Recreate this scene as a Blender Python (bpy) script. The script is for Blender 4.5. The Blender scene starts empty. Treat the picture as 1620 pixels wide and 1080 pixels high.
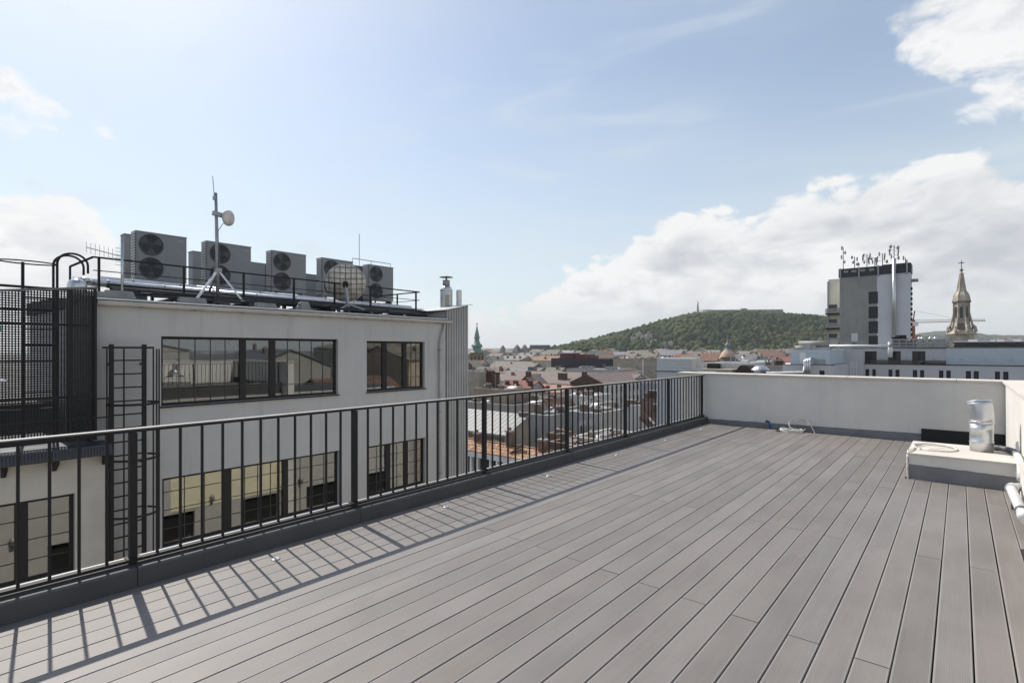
import bpy, bmesh, math, random
import numpy as np
from mathutils import Vector, Matrix, noise

# ------------------------------------------------------------------ camera, sky, sun, exposure
R = math.radians
sc = bpy.context.scene
YAW, EYE, FPX, HZ = R(40.0), 1.5, 845.0, 554.0
CS, SN = math.cos(YAW), math.sin(YAW)
cam = bpy.data.cameras.new('camera')
cam.sensor_width = 36.0
cam.lens = 36.0 * FPX / 1620.0
cam.shift_y = (HZ - 540.0) / 1620.0
cam.clip_start, cam.clip_end = 0.05, 30000.0
cam_o = bpy.data.objects.new('camera', cam)
sc.collection.objects.link(cam_o)
cam_o.location = (0, 0, EYE)
cam_o.rotation_euler = (R(90), 0, YAW)
sc.camera = cam_o

SUN = Vector((-0.89, 0.14, 1.0)).normalized()          # towards the sun
sun = bpy.data.lights.new('sun', 'SUN')
sun.energy, sun.angle, sun.color = 4.4, R(0.53), (1.0, 0.945, 0.87)
sun_o = bpy.data.objects.new('sun', sun)
sc.collection.objects.link(sun_o)
sun_o.rotation_euler = (-SUN).to_track_quat('-Z', 'Y').to_euler()
sun_o.location = (-40, 6, 60)

sc.view_settings.view_transform = 'Standard'
sc.view_settings.look = 'None'
sc.view_settings.exposure = 0.10
sc.view_settings.gamma = 1.0
sc.view_settings.use_curve_mapping = False
sc.cycles.use_denoising = True
sc.cycles.max_bounces = 8
sc.cycles.transparent_max_bounces = 12
sc.cycles.sample_clamp_indirect = 4.0
sc.cycles.caustics_reflective = False
sc.cycles.caustics_refractive = False

world = bpy.data.worlds.new('World')
sc.world = world
world.use_nodes = True


class NT:
    """small helper round a node tree"""
    def __init__(s, tree):
        s.t = tree
    def n(s, typ, **kw):
        nd = s.t.nodes.new(typ)
        for k, v in kw.items():
            setattr(nd, k, v)
        return nd
    def put(s, sock, v):
        if v is None:
            return
        if isinstance(v, bpy.types.NodeSocket):
            s.t.links.new(v, sock)
        else:
            sock.default_value = v
    def m(s, op, a, b=None, c=None, clamp=False):
        nd = s.n('ShaderNodeMath', operation=op, use_clamp=clamp)
        for i, v in enumerate((a, b, c)):
            s.put(nd.inputs[i], v)
        return nd.outputs[0]
    def vm(s, op, a, b=None):
        nd = s.n('ShaderNodeVectorMath', operation=op)
        s.put(nd.inputs[0], a)
        s.put(nd.inputs[1], b)
        return nd.outputs['Value'] if op in ('DOT_PRODUCT', 'LENGTH') else nd.outputs[0]
    def ramp(s, v, lo, hi, a=0.0, b=1.0, smooth=True):
        nd = s.n('ShaderNodeMapRange', interpolation_type='SMOOTHSTEP' if smooth else 'LINEAR')
        s.put(nd.inputs[0], v)
        for i, x in enumerate((lo, hi, a, b)):
            s.put(nd.inputs[i + 1], x)
        return nd.outputs[0]
    def noise(s, vec, scale, detail=6.0, rough=0.55, dist=0.0):
        nd = s.n('ShaderNodeTexNoise')
        s.put(nd.inputs['Vector'], vec)
        nd.inputs['Scale'].default_value = scale
        nd.inputs['Detail'].default_value = detail
        nd.inputs['Roughness'].default_value = rough
        nd.inputs['Distortion'].default_value = dist
        return nd.outputs[0]
    def mix(s, f, a, b, blend='MIX'):
        nd = s.n('ShaderNodeMix', data_type='RGBA', blend_type=blend)
        s.put(nd.inputs[0], f)
        s.put(nd.inputs[6], a)
        s.put(nd.inputs[7], b)
        return nd.outputs[2]
    def curve(s, v, pts):
        nd = s.n('ShaderNodeFloatCurve')
        c = nd.mapping.curves[0]
        while len(c.points) > 2:
            c.points.remove(c.points[1])
        c.points[0].location = pts[0]
        c.points[-1].location = pts[-1]
        for p in pts[1:-1]:
            c.points.new(*p)
        for p in c.points:
            p.handle_type = 'AUTO_CLAMPED'
        nd.mapping.update()
        s.put(nd.inputs[1], v)
        return nd.outputs[0]


def build_sky():
    t = world.node_tree
    w = NT(t)
    bg = t.nodes['Background']
    sky = w.n('ShaderNodeTexSky', sky_type='NISHITA', sun_disc=False)
    sky.sun_elevation = math.asin(SUN.z)
    sky.sun_rotation = math.atan2(SUN.x, SUN.y)
    sky.air_density, sky.dust_density, sky.ozone_density = 1.0, 0.95, 0.7
    sky.altitude = 100
    STR = 0.135
    base = w.vm('SCALE', sky.outputs[0])
    base.node.inputs['Scale'].default_value = STR
    d = w.n('ShaderNodeTexCoord').outputs['Generated']
    fx = w.vm('DOT_PRODUCT', d, (-SN, CS, 0))
    rx = w.vm('DOT_PRODUCT', d, (CS, SN, 0))
    uz = w.vm('DOT_PRODUCT', d, (0, 0, 1))
    az = w.m('MULTIPLY', w.m('ARCTAN2', rx, fx), 57.2958)        # azimuth, degrees
    el = w.m('MULTIPLY', w.m('ARCSINE', uz), 57.2958)            # elevation, degrees
    # thin high veil and streaks
    flat = w.vm('MULTIPLY', d, (1, 1, 3.5))
    mp = w.n('ShaderNodeMapping')
    w.put(mp.inputs[0], d)
    mp.inputs['Rotation'].default_value = (R(24), R(-16), R(35))
    mp.inputs['Scale'].default_value = (1.2, 6.0, 14.0)
    st = w.noise(mp.outputs[0], 1.3, 5, 0.5, 0.6)
    veil = w.m('MULTIPLY', w.ramp(st, 0.50, 0.80), 0.26)
    soft = w.m('MULTIPLY', w.ramp(w.noise(flat, 1.6, 3, 0.5), 0.35, 0.75), 0.16)
    low = w.m('MULTIPLY', w.ramp(el, 30.0, 0.0), 0.50)
    v = w.m('ADD', w.m('ADD', veil, soft), low, clamp=True)
    v = w.m('MINIMUM', w.m('MULTIPLY', w.m('ADD', v, 0.22), w.ramp(el, 75.0, 30.0, 0.15, 1.0)), 0.80)
    col = w.mix(v, base, (0.67, 0.745, 0.785, 1))
    # cumulus: a bank all round the horizon whose top varies with azimuth, and a few detached heaps
    azn = w.m('DIVIDE', w.m('ADD', az, 180.0), 360.0)
    pts = [(0.0, .20), (.06, .34), (.14, .26), (.22, .42), (.30, .24), (.355, .32), (.372, .42), (.39, .40), (.42, .16), (.47, .15),
           (.505, .20), (.5215, .26), (.535, .40), (.55, .475), (.58, .50), (.62, .495), (.66, .45), (.72, .30), (.80, .42), (.90, .24), (1.0, .20)]
    top = w.m('MULTIPLY', w.curve(azn, pts), 30.0)
    warp = w.vm('MULTIPLY', d, (1, 1, 1.9))
    n1 = w.noise(warp, 8.5, 8, 0.60, 0.35)
    nbig = w.noise(warp, 3.1, 4, 0.5)
    def billow(vec, scale):
        vo = w.n('ShaderNodeTexVoronoi', feature='F1')
        w.put(vo.inputs['Vector'], vec)
        vo.inputs['Scale'].default_value = scale
        return w.m('SUBTRACT', 0.45, vo.outputs['Distance'])
    nv = w.n('ShaderNodeTexNoise')
    w.put(nv.inputs['Vector'], warp)
    nv.inputs['Scale'].default_value = 16.0
    nv.inputs['Detail'].default_value = 5.0
    dsp = w.vm('SCALE', nv.outputs[1])
    dsp.node.inputs['Scale'].default_value = 0.055
    wob = w.vm('ADD', warp, dsp)
    bil = w.m('ADD', billow(wob, 13.0), w.m('MULTIPLY', billow(wob, 30.0), 0.5))
    bump = w.m('ADD', w.m('ADD', w.m('MULTIPLY', w.m('SUBTRACT', n1, 0.5), 8.0), w.m('MULTIPLY', w.m('SUBTRACT', nbig, 0.5), 4.5)), w.m('MULTIPLY', bil, 3.6))
    edge = w.m('ADD', w.m('SUBTRACT', top, el), bump)            # > 0 inside the bank
    bank = w.ramp(edge, -0.2, 1.2)

    def heap(a0, e0, ra, re):
        q1 = w.m('POWER', w.m('ABSOLUTE', w.m('DIVIDE', w.m('SUBTRACT', az, a0), ra)), 2.0)
        q2 = w.m('POWER', w.m('ABSOLUTE', w.m('DIVIDE', w.m('SUBTRACT', el, e0), re)), 2.0)
        return w.m('SUBTRACT', 1.0, w.m('ADD', q1, q2))
    hs = [heap(46, 27.5, 9.5, 10.5), heap(-48, 18.3, 10, 2.9), heap(-48, 10.0, 9, 2.4), heap(85, 30, 12, 7), heap(-95, 34, 12, 6), heap(140, 26, 16, 7), heap(-140, 30, 14, 7)]
    hm = hs[0]
    for x in hs[1:]:
        hm = w.m('MAXIMUM', hm, x)
    n2 = w.noise(w.vm('MULTIPLY', d, (1, 1, 1.4)), 7.0, 8, 0.62, 0.5)
    hd = w.m('ADD', w.m('MAXIMUM', hm, -1.5), w.m('ADD', w.m('MULTIPLY', w.m('SUBTRACT', n2, 0.5), 2.8), w.m('MULTIPLY', bil, 0.9)))
    heapa = w.ramp(hd, 0.0, 0.60)
    # self-shading: the side towards the sun is brighter, thick parts are greyer
    sh = w.vm('ADD', warp, (SUN.x * .035, SUN.y * .035, SUN.z * .07))
    n1s = w.noise(sh, 8.5, 4, 0.58, 0.35)
    lit = w.m('MULTIPLY', w.m('SUBTRACT', n1, n1s), 3.2)
    lump = w.noise(w.vm('MULTIPLY', d, (1, 1, 3.2)), 4.2, 4, 0.55, 0.3)
    belly = w.m('MULTIPLY', w.ramp(edge, 1.2, 4.5), w.ramp(lump, 0.36, 0.62))
    g = w.m('ADD', w.m('SUBTRACT', 0.95, w.m('MULTIPLY', belly, 0.70)), w.m('ADD', w.m('MULTIPLY', lit, 0.50), w.m('MULTIPLY', bil, 0.42)), clamp=True)
    ccol = w.mix(g, (0.53, 0.555, 0.60, 1), (0.88, 0.88, 0.875, 1))
    ccol = w.mix(w.ramp(el, 8.0, 0.0, 0.0, 0.8), ccol, (0.70, 0.715, 0.73, 1))
    bank_a = w.m('MULTIPLY', bank, w.ramp(el, -1.0, 6.0, 0.25, 0.95))
    col = w.mix(bank_a, col, ccol)
    hcol = w.mix(w.ramp(w.m('SUBTRACT', w.m('ADD', hd, 0.0), w.m('MULTIPLY', lit, 2.2)), 0.5, 2.4), (0.90, 0.90, 0.895, 1), (0.70, 0.72, 0.75, 1))
    col = w.mix(w.m('MULTIPLY', heapa, 0.95), col, hcol)
    t.links.new(col, bg.inputs[0])
    bg.inputs[1].default_value = 1.0


build_sky()

# ------------------------------------------------------------------ helpers
COL = sc.collection
GROUND = -28.0
rnd = random.Random(7)


def direction(u):
    r = (u - 810.0) / FPX
    return r * CS - SN, r * SN + CS


def at(u, v, d):
    """a point at forward distance d (metres) seen in the direction measured at (u, v)"""
    dx, dy = direction(u)
    return Vector((dx * d, dy * d, EYE + (HZ - v) / FPX * d))


def on_x(u, v, X):
    dx, dy = direction(u)
    d = X / dx
    return Vector((X, dy * d, EYE + (HZ - v) / FPX * d))


def on_y(u, v, Y):
    dx, dy = direction(u)
    d = Y / dy
    return Vector((dx * d, Y, EYE + (HZ - v) / FPX * d))


def tag(o, label=None, cat=None, group=None, kind=None):
    if label: o['label'] = label
    if cat: o['category'] = cat
    if group: o['group'] = group
    if kind: o['kind'] = kind
    return o


def origin(o):
    p = Vector((0, 0, 0))
    while o is not None:
        p += o.location
        o = o.parent
    return p


def empty(name, loc, label=None, cat=None, group=None, kind=None):
    o = bpy.data.objects.new(name, None)
    COL.objects.link(o)
    o.location = loc
    o.empty_display_size = 0.2
    return tag(o, label, cat, group, kind)


def link(name, me, parent=None, loc=(0, 0, 0), rz=0.0):
    o = bpy.data.objects.new(name, me)
    COL.objects.link(o)
    o.parent = parent
    o.location = loc
    if rz: o.rotation_euler = (0, 0, rz)
    return o


class MB:
    def __init__(s, M=None):
        s.v, s.f, s.mi, s.M, s.cur = [], [], [], M, 0
        s.smooth = []
    def _add(s, vs, fs, smooth=False):
        b = len(s.v)
        if s.M is not None:
            vs = [s.M @ Vector(p) for p in vs]
        s.v += [tuple(p) for p in vs]
        s.f += [tuple(b + i for i in f) for f in fs]
        s.mi += [s.cur] * len(fs)
        s.smooth += [smooth] * len(fs)
        return s
    def box(s, x0, x1, y0, y1, z0, z1):
        if x0 > x1: x0, x1 = x1, x0
        if y0 > y1: y0, y1 = y1, y0
        if z0 > z1: z0, z1 = z1, z0
        return s._add([(x0, y0, z0), (x1, y0, z0), (x1, y1, z0), (x0, y1, z0), (x0, y0, z1), (x1, y0, z1), (x1, y1, z1), (x0, y1, z1)],
                      [(0, 3, 2, 1), (4, 5, 6, 7), (0, 1, 5, 4), (1, 2, 6, 5), (2, 3, 7, 6), (3, 0, 4, 7)])
    def hull8(s, lo, hi):
        """lower and upper quads, both counter-clockwise seen from above"""
        return s._add(list(lo) + list(hi), [(0, 3, 2, 1), (4, 5, 6, 7), (0, 1, 5, 4), (1, 2, 6, 5), (2, 3, 7, 6), (3, 0, 4, 7)])
    def slab(s, quad, t):
        """a quad (ccw from above) with thickness t downwards"""
        return s.hull8([(p[0], p[1], p[2] - t) for p in quad], quad)
    def prism_y(s, prof, y0, y1):
        """profile [(x,z)...] counter-clockwise seen from -Y, extruded along Y"""
        n = len(prof)
        vs = [(x, y0, z) for x, z in prof] + [(x, y1, z) for x, z in prof]
        fs = [tuple(range(n)), tuple(reversed(range(n, 2 * n)))] + [((i + 1) % n, i, n + i, n + (i + 1) % n) for i in range(n)]
        return s._add(vs, fs)
    def prism_x(s, prof, x0, x1):
        n = len(prof)
        vs = [(x0, y, z) for y, z in prof] + [(x1, y, z) for y, z in prof]
        fs = [tuple(reversed(range(n))), tuple(range(n, 2 * n))] + [(i, (i + 1) % n, n + (i + 1) % n, n + i) for i in range(n)]
        return s._add(vs, fs)
    def prism_z(s, prof, z0, z1):
        n = len(prof)
        vs = [(x, y, z0) for x, y in prof] + [(x, y, z1) for x, y in prof]
        fs = [tuple(reversed(range(n))), tuple(range(n, 2 * n))] + [(i, (i + 1) % n, n + (i + 1) % n, n + i) for i in range(n)]
        return s._add(vs, fs)
    def path(s, pts, r, n=8, closed=False, caps=True):
        pts = [Vector(p) for p in pts]
        k = len(pts)
        rs = r if isinstance(r, (list, tuple)) else [r] * k
        vs, fs = [], []
        up = None
        for i, p in enumerate(pts):
            a = pts[(i - 1) % k] if (closed or i > 0) else p
            b = pts[(i + 1) % k] if (closed or i < k - 1) else p
            t = (b - a).normalized()
            if up is None:
                up = t.orthogonal().normalized()
            up = (up - t * up.dot(t))
            if up.length < 1e-6: up = t.orthogonal()
            up.normalize()
            w = t.cross(up)
            for j in range(n):
                q = 2 * math.pi * j / n
                vs.append(p + (up * math.cos(q) + w * math.sin(q)) * rs[i])
        for i in range(k if closed else k - 1):
            i2 = (i + 1) % k
            for j in range(n):
                j2 = (j + 1) % n
                fs.append((i * n + j, i * n + j2, i2 * n + j2, i2 * n + j))
        s._add(vs, fs, n > 6)
        if caps and not closed:
            b = len(s.v) - k * n
            s.f += [tuple(b + j for j in reversed(range(n))), tuple(b + (k - 1) * n + j for j in range(n))]
            s.mi += [s.cur] * 2
            s.smooth += [False] * 2
        return s
    def bar(s, p, q, w, h=None):
        """rectangular bar from p to q"""
        p, q = Vector(p), Vector(q)
        h = h or w
        t = (q - p).normalized()
        side = t.cross(Vector((0, 0, 1)))
        if side.length < 1e-4: side = Vector((1, 0, 0))
        side.normalize()
        up = side.cross(t)
        c = [side * (w / 2) * a + up * (h / 2) * b for a, b in ((-1, -1), (1, -1), (1, 1), (-1, 1))]
        return s._add([p + x for x in c] + [q + x for x in c], [(0, 3, 2, 1), (4, 5, 6, 7), (0, 1, 5, 4), (1, 2, 6, 5), (2, 3, 7, 6), (3, 0, 4, 7)])
    def lathe(s, prof, c=(0, 0, 0), n=16, smooth=True, a0=0.0):
        """profile [(r,z)...] from bottom to top"""
        vs, fs = [], []
        for r, z in prof:
            for j in range(n):
                q = a0 + 2 * math.pi * j / n
                vs.append((c[0] + r * math.cos(q), c[1] + r * math.sin(q), c[2] + z))
        for i in range(len(prof) - 1):
            for j in range(n):
                j2 = (j + 1) % n
                fs.append((i * n + j, i * n + j2, (i + 1) * n + j2, (i + 1) * n + j))
        s._add(vs, fs, smooth)
        b = len(s.v) - n * len(prof)
        s.f += [tuple(b + j for j in reversed(range(n))), tuple(b + (len(prof) - 1) * n + j for j in range(n))]
        s.mi += [s.cur] * 2
        s.smooth += [False] * 2
        return s
    def mesh(s, name, mats, off=(0, 0, 0)):
        me = bpy.data.meshes.new(name)
        me.from_pydata([(a - off[0], b - off[1], c - off[2]) for a, b, c in s.v], [], s.f)
        for m in (mats if isinstance(mats, (list, tuple)) else [mats]):
            me.materials.append(m)
        me.polygons.foreach_set('material_index', s.mi)
        me.polygons.foreach_set('use_smooth', s.smooth)
        me.update()
        return me
    def build(s, name, mats, parent=None, **kw):
        off = origin(parent) if parent is not None else Vector((0, 0, 0))
        o = link(name, s.mesh(name, mats, off), parent)
        return tag(o, **kw) if kw else o
    def thing(s, name, mats, base, **kw):
        """top-level mesh whose origin sits at its base"""
        o = link(name, s.mesh(name, mats, base), None, base)
        return tag(o, **kw)


def copy_tree(o, parent=None):
    c = o.copy()
    COL.objects.link(c)
    c.parent = parent
    for ch in [x for x in bpy.data.objects if x.parent == o]:
        copy_tree(ch, c)
    return c


def wall_holes(mb, axis, p0, p1, a0, a1, z0, z1, holes):
    """a wall with openings; axis 'x': the wall lies in a plane X=const between X=p0..p1 and spans a=Y"""
    As = sorted({a0, a1, *[h[0] for h in holes], *[h[1] for h in holes]})
    for i in range(len(As) - 1):
        A, B = As[i], As[i + 1]
        cuts = sorted([(h[2], h[3]) for h in holes if h[0] <= A + 1e-6 and h[1] >= B - 1e-6])
        z = z0
        spans = []
        for lo, hi in cuts:
            if lo > z: spans.append((z, lo))
            z = hi
        if z < z1: spans.append((z, z1))
        for lo, hi in spans:
            if axis == 'x': mb.box(p0, p1, A, B, lo, hi)
            else: mb.box(A, B, p0, p1, lo, hi)
    return mb


# ------------------------------------------------------------------ materials
MATS = {}


def mat(name, col, rough=0.8, metal=0.0, var=0.12, scale=3.0, bump=0.0, bscale=40.0, stain=0.0, spec=0.5, stretch=(1, 1, 1), rand=0.0):
    """principled material with a noise that varies the colour, optional relief and vertical run-off streaks"""
    if name in MATS: return MATS[name]
    m = bpy.data.materials.new(name)
    m.use_nodes = True
    w = NT(m.node_tree)
    b = m.node_tree.nodes['Principled BSDF']
    tc = w.n('ShaderNodeTexCoord').outputs['Object']
    mp = w.n('ShaderNodeMapping')
    w.put(mp.inputs[0], tc)
    mp.inputs['Scale'].default_value = stretch
    n = w.noise(mp.outputs[0], scale, 7, 0.6)
    lo = tuple(max(0, c * (1 - var)) for c in col) + (1,)
    hi = tuple(min(1, c * (1 + var)) for c in col) + (1,)
    c = w.mix(w.ramp(n, 0.28, 0.72), lo, hi)
    if stain:
        ms = w.n('ShaderNodeMapping')
        w.put(ms.inputs[0], tc)
        ms.inputs['Scale'].default_value = (2.2, 2.2, 0.14)
        s1 = w.noise(ms.outputs[0], 2.0, 6, 0.65)
        c = w.mix(w.m('MULTIPLY', w.ramp(s1, 0.5, 0.8), stain), c, tuple(x * 0.45 for x in col) + (1,))
    if rand:
        oi = w.n('ShaderNodeObjectInfo').outputs['Random']
        hsv = w.n('ShaderNodeHueSaturation')
        w.put(hsv.inputs['Value'], w.ramp(oi, 0, 1, 1 - rand, 1 + rand, False))
        w.put(hsv.inputs['Color'], c)
        c = hsv.outputs[0]
    w.put(b.inputs['Base Color'], c)
    b.inputs['Metallic'].default_value = metal
    w.put(b.inputs['Roughness'], w.ramp(n, 0.2, 0.8, max(0.02, rough - 0.08), min(1, rough + 0.08), False))
    b.inputs['Specular IOR Level'].default_value = spec
    if bump:
        bp = w.n('ShaderNodeBump')
        bp.inputs['Strength'].default_value = bump
        bp.inputs['Distance'].default_value = 0.01
        w.put(bp.inputs['Height'], w.noise(tc, bscale, 5, 0.6))
        w.put(b.inputs['Normal'], bp.outputs[0])
    MATS[name] = m
    return m


def mat_tiles(name, col, row=0.33, colw=0.25, depth=1.0, var=0.25):
    """tiled roof: rows run horizontally whatever way the slope faces"""
    if name in MATS: return MATS[name]
    m = mat(name, col, 0.85, var=var, scale=0.9)
    w = NT(m.node_tree)
    b = m.node_tree.nodes['Principled BSDF']
    tc = w.n('ShaderNodeTexCoord').outputs['Object']
    sp = w.n('ShaderNodeSeparateXYZ')
    w.put(sp.inputs[0], tc)
    zz = w.m('FRACT', w.m('DIVIDE', sp.outputs[2], row * 0.5))
    aa = w.m('FRACT', w.m('DIVIDE', w.m('ADD', sp.outputs[0], sp.outputs[1]), colw))
    h = w.m('ADD', zz, w.m('ABSOLUTE', w.m('SUBTRACT', aa, 0.5)))
    bp = w.n('ShaderNodeBump')
    bp.inputs['Strength'].default_value = 0.6 * depth
    bp.inputs['Distance'].default_value = 0.05
    w.put(bp.inputs['Height'], h)
    w.put(b.inputs['Normal'], bp.outputs[0])
    cell = w.n('ShaderNodeTexVoronoi')
    w.put(cell.inputs['Vector'], tc)
    cell.inputs['Scale'].default_value = 2.4
    old = b.inputs['Base Color'].links[0].from_socket
    hs = w.n('ShaderNodeHueSaturation')
    w.put(hs.inputs['Color'], old)
    w.put(hs.inputs['Value'], w.ramp(cell.outputs['Color'], 0, 1, 0.72, 1.25, False))
    w.put(b.inputs['Base Color'], hs.outputs[0])
    return m


def mat_glass(name, refl=0.3, tint=(0.55, 0.6, 0.6)):
    m = bpy.data.materials.new(name)
    m.use_nodes = True
    t = m.node_tree
    w = NT(t)
    t.nodes.remove(t.nodes['Principled BSDF'])
    out = t.nodes['Material Output']
    tr = w.n('ShaderNodeBsdfTransparent')
    tr.inputs[0].default_value = (*tint, 1)
    gl = w.n('ShaderNodeBsdfGlossy')
    gl.inputs['Roughness'].default_value = 0.02
    gl.inputs['Color'].default_value = (0.92, 0.92, 0.9, 1)
    tc = w.n('ShaderNodeTexCoord').outputs['Object']
    bp = w.n('ShaderNodeBump')
    bp.inputs['Strength'].default_value = 0.03
    bp.inputs['Distance'].default_value = 0.05
    w.put(bp.inputs['Height'], w.noise(tc, 0.8, 2, 0.5))
    w.put(gl.inputs['Normal'], bp.outputs[0])
    fr = w.n('ShaderNodeFresnel')
    fr.inputs[0].default_value = 1.5
    f = w.m('ADD', w.m('MULTIPLY', fr.outputs[0], 1.0), refl, clamp=True)
    mx = w.n('ShaderNodeMixShader')
    w.put(mx.inputs[0], f)
    t.links.new(tr.outputs[0], mx.inputs[1])
    t.links.new(gl.outputs[0], mx.inputs[2])
    t.links.new(mx.outputs[0], out.inputs[0])
    return m


def mat_deck():
    m = bpy.data.materials.new('grey_composite_plank')
    m.use_nodes = True
    w = NT(m.node_tree)
    b = m.node_tree.nodes['Principled BSDF']
    tc = w.n('ShaderNodeTexCoord').outputs['Object']
    oi = w.n('ShaderNodeObjectInfo').outputs['Random']
    off = w.n('ShaderNodeCombineXYZ')
    w.put(off.inputs[1], w.m('MULTIPLY', oi, 57.0))
    w.put(off.inputs[2], w.m('MULTIPLY', oi, 31.0))
    p = w.vm('ADD', tc, off.outputs[0])
    st = w.noise(w.vm('MULTIPLY', p, (60, 1.6, 1)), 1.0, 6, 0.6)       # streaks along the board
    bl = w.noise(w.vm('MULTIPLY', p, (3, 1.1, 1)), 1.0, 5, 0.55)       # broad patches
    fi = w.noise(p, 260.0, 3, 0.6)
    base = w.mix(w.ramp(bl, 0.3, 0.7), (0.184, 0.163, 0.146, 1), (0.240, 0.214, 0.193, 1))
    base = w.mix(w.m('MULTIPLY', w.ramp(st, 0.35, 0.75), 0.16), base, (0.30, 0.283, 0.267, 1))
    base = w.mix(w.m('MULTIPLY', w.ramp(fi, 0.4, 0.7), 0.15), base, (0.155, 0.145, 0.137, 1))
    hs = w.n('ShaderNodeHueSaturation')
    w.put(hs.inputs['Color'], base)
    w.put(hs.inputs['Value'], w.ramp(oi, 0, 1, 0.90, 1.10, False))
    w.put(hs.inputs['Saturation'], w.ramp(w.m('FRACT', w.m('MULTIPLY', oi, 7.31)), 0, 1, 0.85, 1.2, False))
    # fine lengthwise grooves, 5 mm apart, with a smooth paler margin along both edges
    sp = w.n('ShaderNodeSeparateXYZ')
    w.put(sp.inputs[0], tc)
    g = w.m('SINE', w.m('MULTIPLY', sp.outputs[0], 2 * math.pi / 0.0058))
    rim = w.ramp(w.m('ABSOLUTE', sp.outputs[0]), 0.0630, 0.0645)
    gr = w.m('MAXIMUM', w.ramp(g, -0.9, 0.3), rim)
    c = w.mix(w.m('MULTIPLY', w.m('SUBTRACT', 1.0, gr), 0.42), hs.outputs[0], (0.095, 0.088, 0.083, 1))
    stn_ = w.noise(w.n('ShaderNodeNewGeometry').outputs['Position'], 0.9, 7, 0.62, 0.4)
    c = w.mix(w.m('MULTIPLY', w.ramp(stn_, 0.52, 0.74), 0.26), c, (0.125, 0.117, 0.111, 1))
    c = w.mix(w.m('MULTIPLY', w.ramp(stn_, 0.44, 0.24), 0.22), c, (0.29, 0.275, 0.26, 1))
    c = w.mix(w.m('MULTIPLY', rim, 0.30), c, (0.36, 0.34, 0.325, 1))  # bevel highlight beside the gaps, painted on as a paler margin
    w.put(b.inputs['Base Color'], c)
    b.inputs['Roughness'].default_value = 0.55
    b.inputs['Specular IOR Level'].default_value = 0.5
    bp = w.n('ShaderNodeBump')
    bp.inputs['Strength'].default_value = 0.22
    bp.inputs['Distance'].default_value = 0.002
    w.put(bp.inputs['Height'], w.m('ADD', gr, w.m('MULTIPLY', fi, 0.4)))
    w.put(b.inputs['Normal'], bp.outputs[0])
    return m


def mat_forest():
    m = bpy.data.materials.new('forest_leaves')
    m.use_nodes = True
    w = NT(m.node_tree)
    b = m.node_tree.nodes['Principled BSDF']
    a = w.n('ShaderNodeAttribute', attribute_name='tint')
    tc = w.n('ShaderNodeTexCoord').outputs['Object']
    n = w.noise(tc, 0.35, 4, 0.7)
    c1 = w.mix(a.outputs['Fac'], (0.024, 0.042, 0.018, 1), (0.100, 0.116, 0.042, 1))
    c = w.mix(w.m('MULTIPLY', w.ramp(n, 0.35, 0.7), 0.5), c1, (0.055, 0.085, 0.026, 1))
    w.put(b.inputs['Base Color'], c)
    b.inputs['Roughness'].default_value = 0.9
    b.inputs['Specular IOR Level'].default_value = 0.1
    bp = w.n('ShaderNodeBump')
    bp.inputs['Strength'].default_value = 0.8
    bp.inputs['Distance'].default_value = 1.5
    w.put(bp.inputs['Height'], w.noise(tc, 0.9, 4, 0.7))
    w.put(b.inputs['Normal'], bp.outputs[0])
    return m


plaster = mat('white_plaster', (0.70, 0.68, 0.64), 0.9, var=0.05, scale=1.2, bump=0.25, bscale=90, stain=0.10)
plaster_p = mat('parapet_plaster', (0.70, 0.675, 0.63), 0.9, var=0.06, scale=1.6, bump=0.35, bscale=70, stain=0.16)
plaster_g = mat('pale_grey_plaster', (0.52, 0.505, 0.485), 0.9, var=0.05, scale=0.8, bump=0.35, bscale=60, stain=0.30)
coping_m = mat('beige_coping_metal', (0.66, 0.60, 0.53), 0.6, var=0.05, scale=2.0, spec=0.4)
membrane = mat('grey_membrane', (0.20, 0.205, 0.215), 0.85, var=0.14, scale=3, bump=0.2, bscale=30)
curb_m = mat('dark_grey_curb_sheet', (0.082, 0.080, 0.080), 0.6, var=0.12, scale=2.5, spec=0.3)
bitumen = mat('black_bitumen', (0.018, 0.018, 0.019), 0.75, var=0.3, scale=14, bump=0.5, bscale=120)
rail_m = mat('dark_painted_steel', (0.026, 0.0245, 0.0235), 0.55, var=0.15, scale=4, spec=0.22)
handrail_m = mat('handrail_sunlit_tone', (0.42, 0.40, 0.37), 0.45, var=0.08, scale=4, spec=0.5)  # sunlit top of the railing painted in as a paler colour
galv = mat('galvanised_steel', (0.60, 0.62, 0.64), 0.36, 0.85, var=0.10, scale=3)
galv_d = mat('weathered_galvanised_steel', (0.36, 0.37, 0.38), 0.5, 0.6, var=0.2, scale=8)
chrome_pipe = mat('aluminium_pipe_jacket', (0.66, 0.66, 0.66), 0.34, 0.85, var=0.1, scale=3)
pvc = mat('pale_grey_pvc', (0.62, 0.62, 0.61), 0.45, var=0.06, scale=5)
pvc_d = mat('dark_grey_pvc', (0.10, 0.105, 0.11), 0.5, var=0.1)
hose_m = mat('off_white_cable', (0.74, 0.71, 0.64), 0.55, var=0.06)
blue_m = mat('blue_pipe', (0.035, 0.13, 0.36), 0.45, var=0.1)
black_m = mat('black_plastic', (0.02, 0.02, 0.022), 0.5, var=0.1)
frame_m = mat('anthracite_window_frame', (0.026, 0.025, 0.025), 0.5, var=0.08, spec=0.25)
glass_m = mat_glass('window_glass', 0.19, (0.5, 0.54, 0.54))
room_m = mat('room_paint', (0.22, 0.21, 0.20), 0.9, var=0.1)
room_floor = mat('room_carpet', (0.06, 0.06, 0.06), 0.9, var=0.1)
cream_m = mat('added_warm_reflector', (0.86, 0.77, 0.54), 0.8, var=0.06)
facade_m = mat('own_facade_plaster', (0.50, 0.47, 0.43), 0.9, var=0.06)
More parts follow.
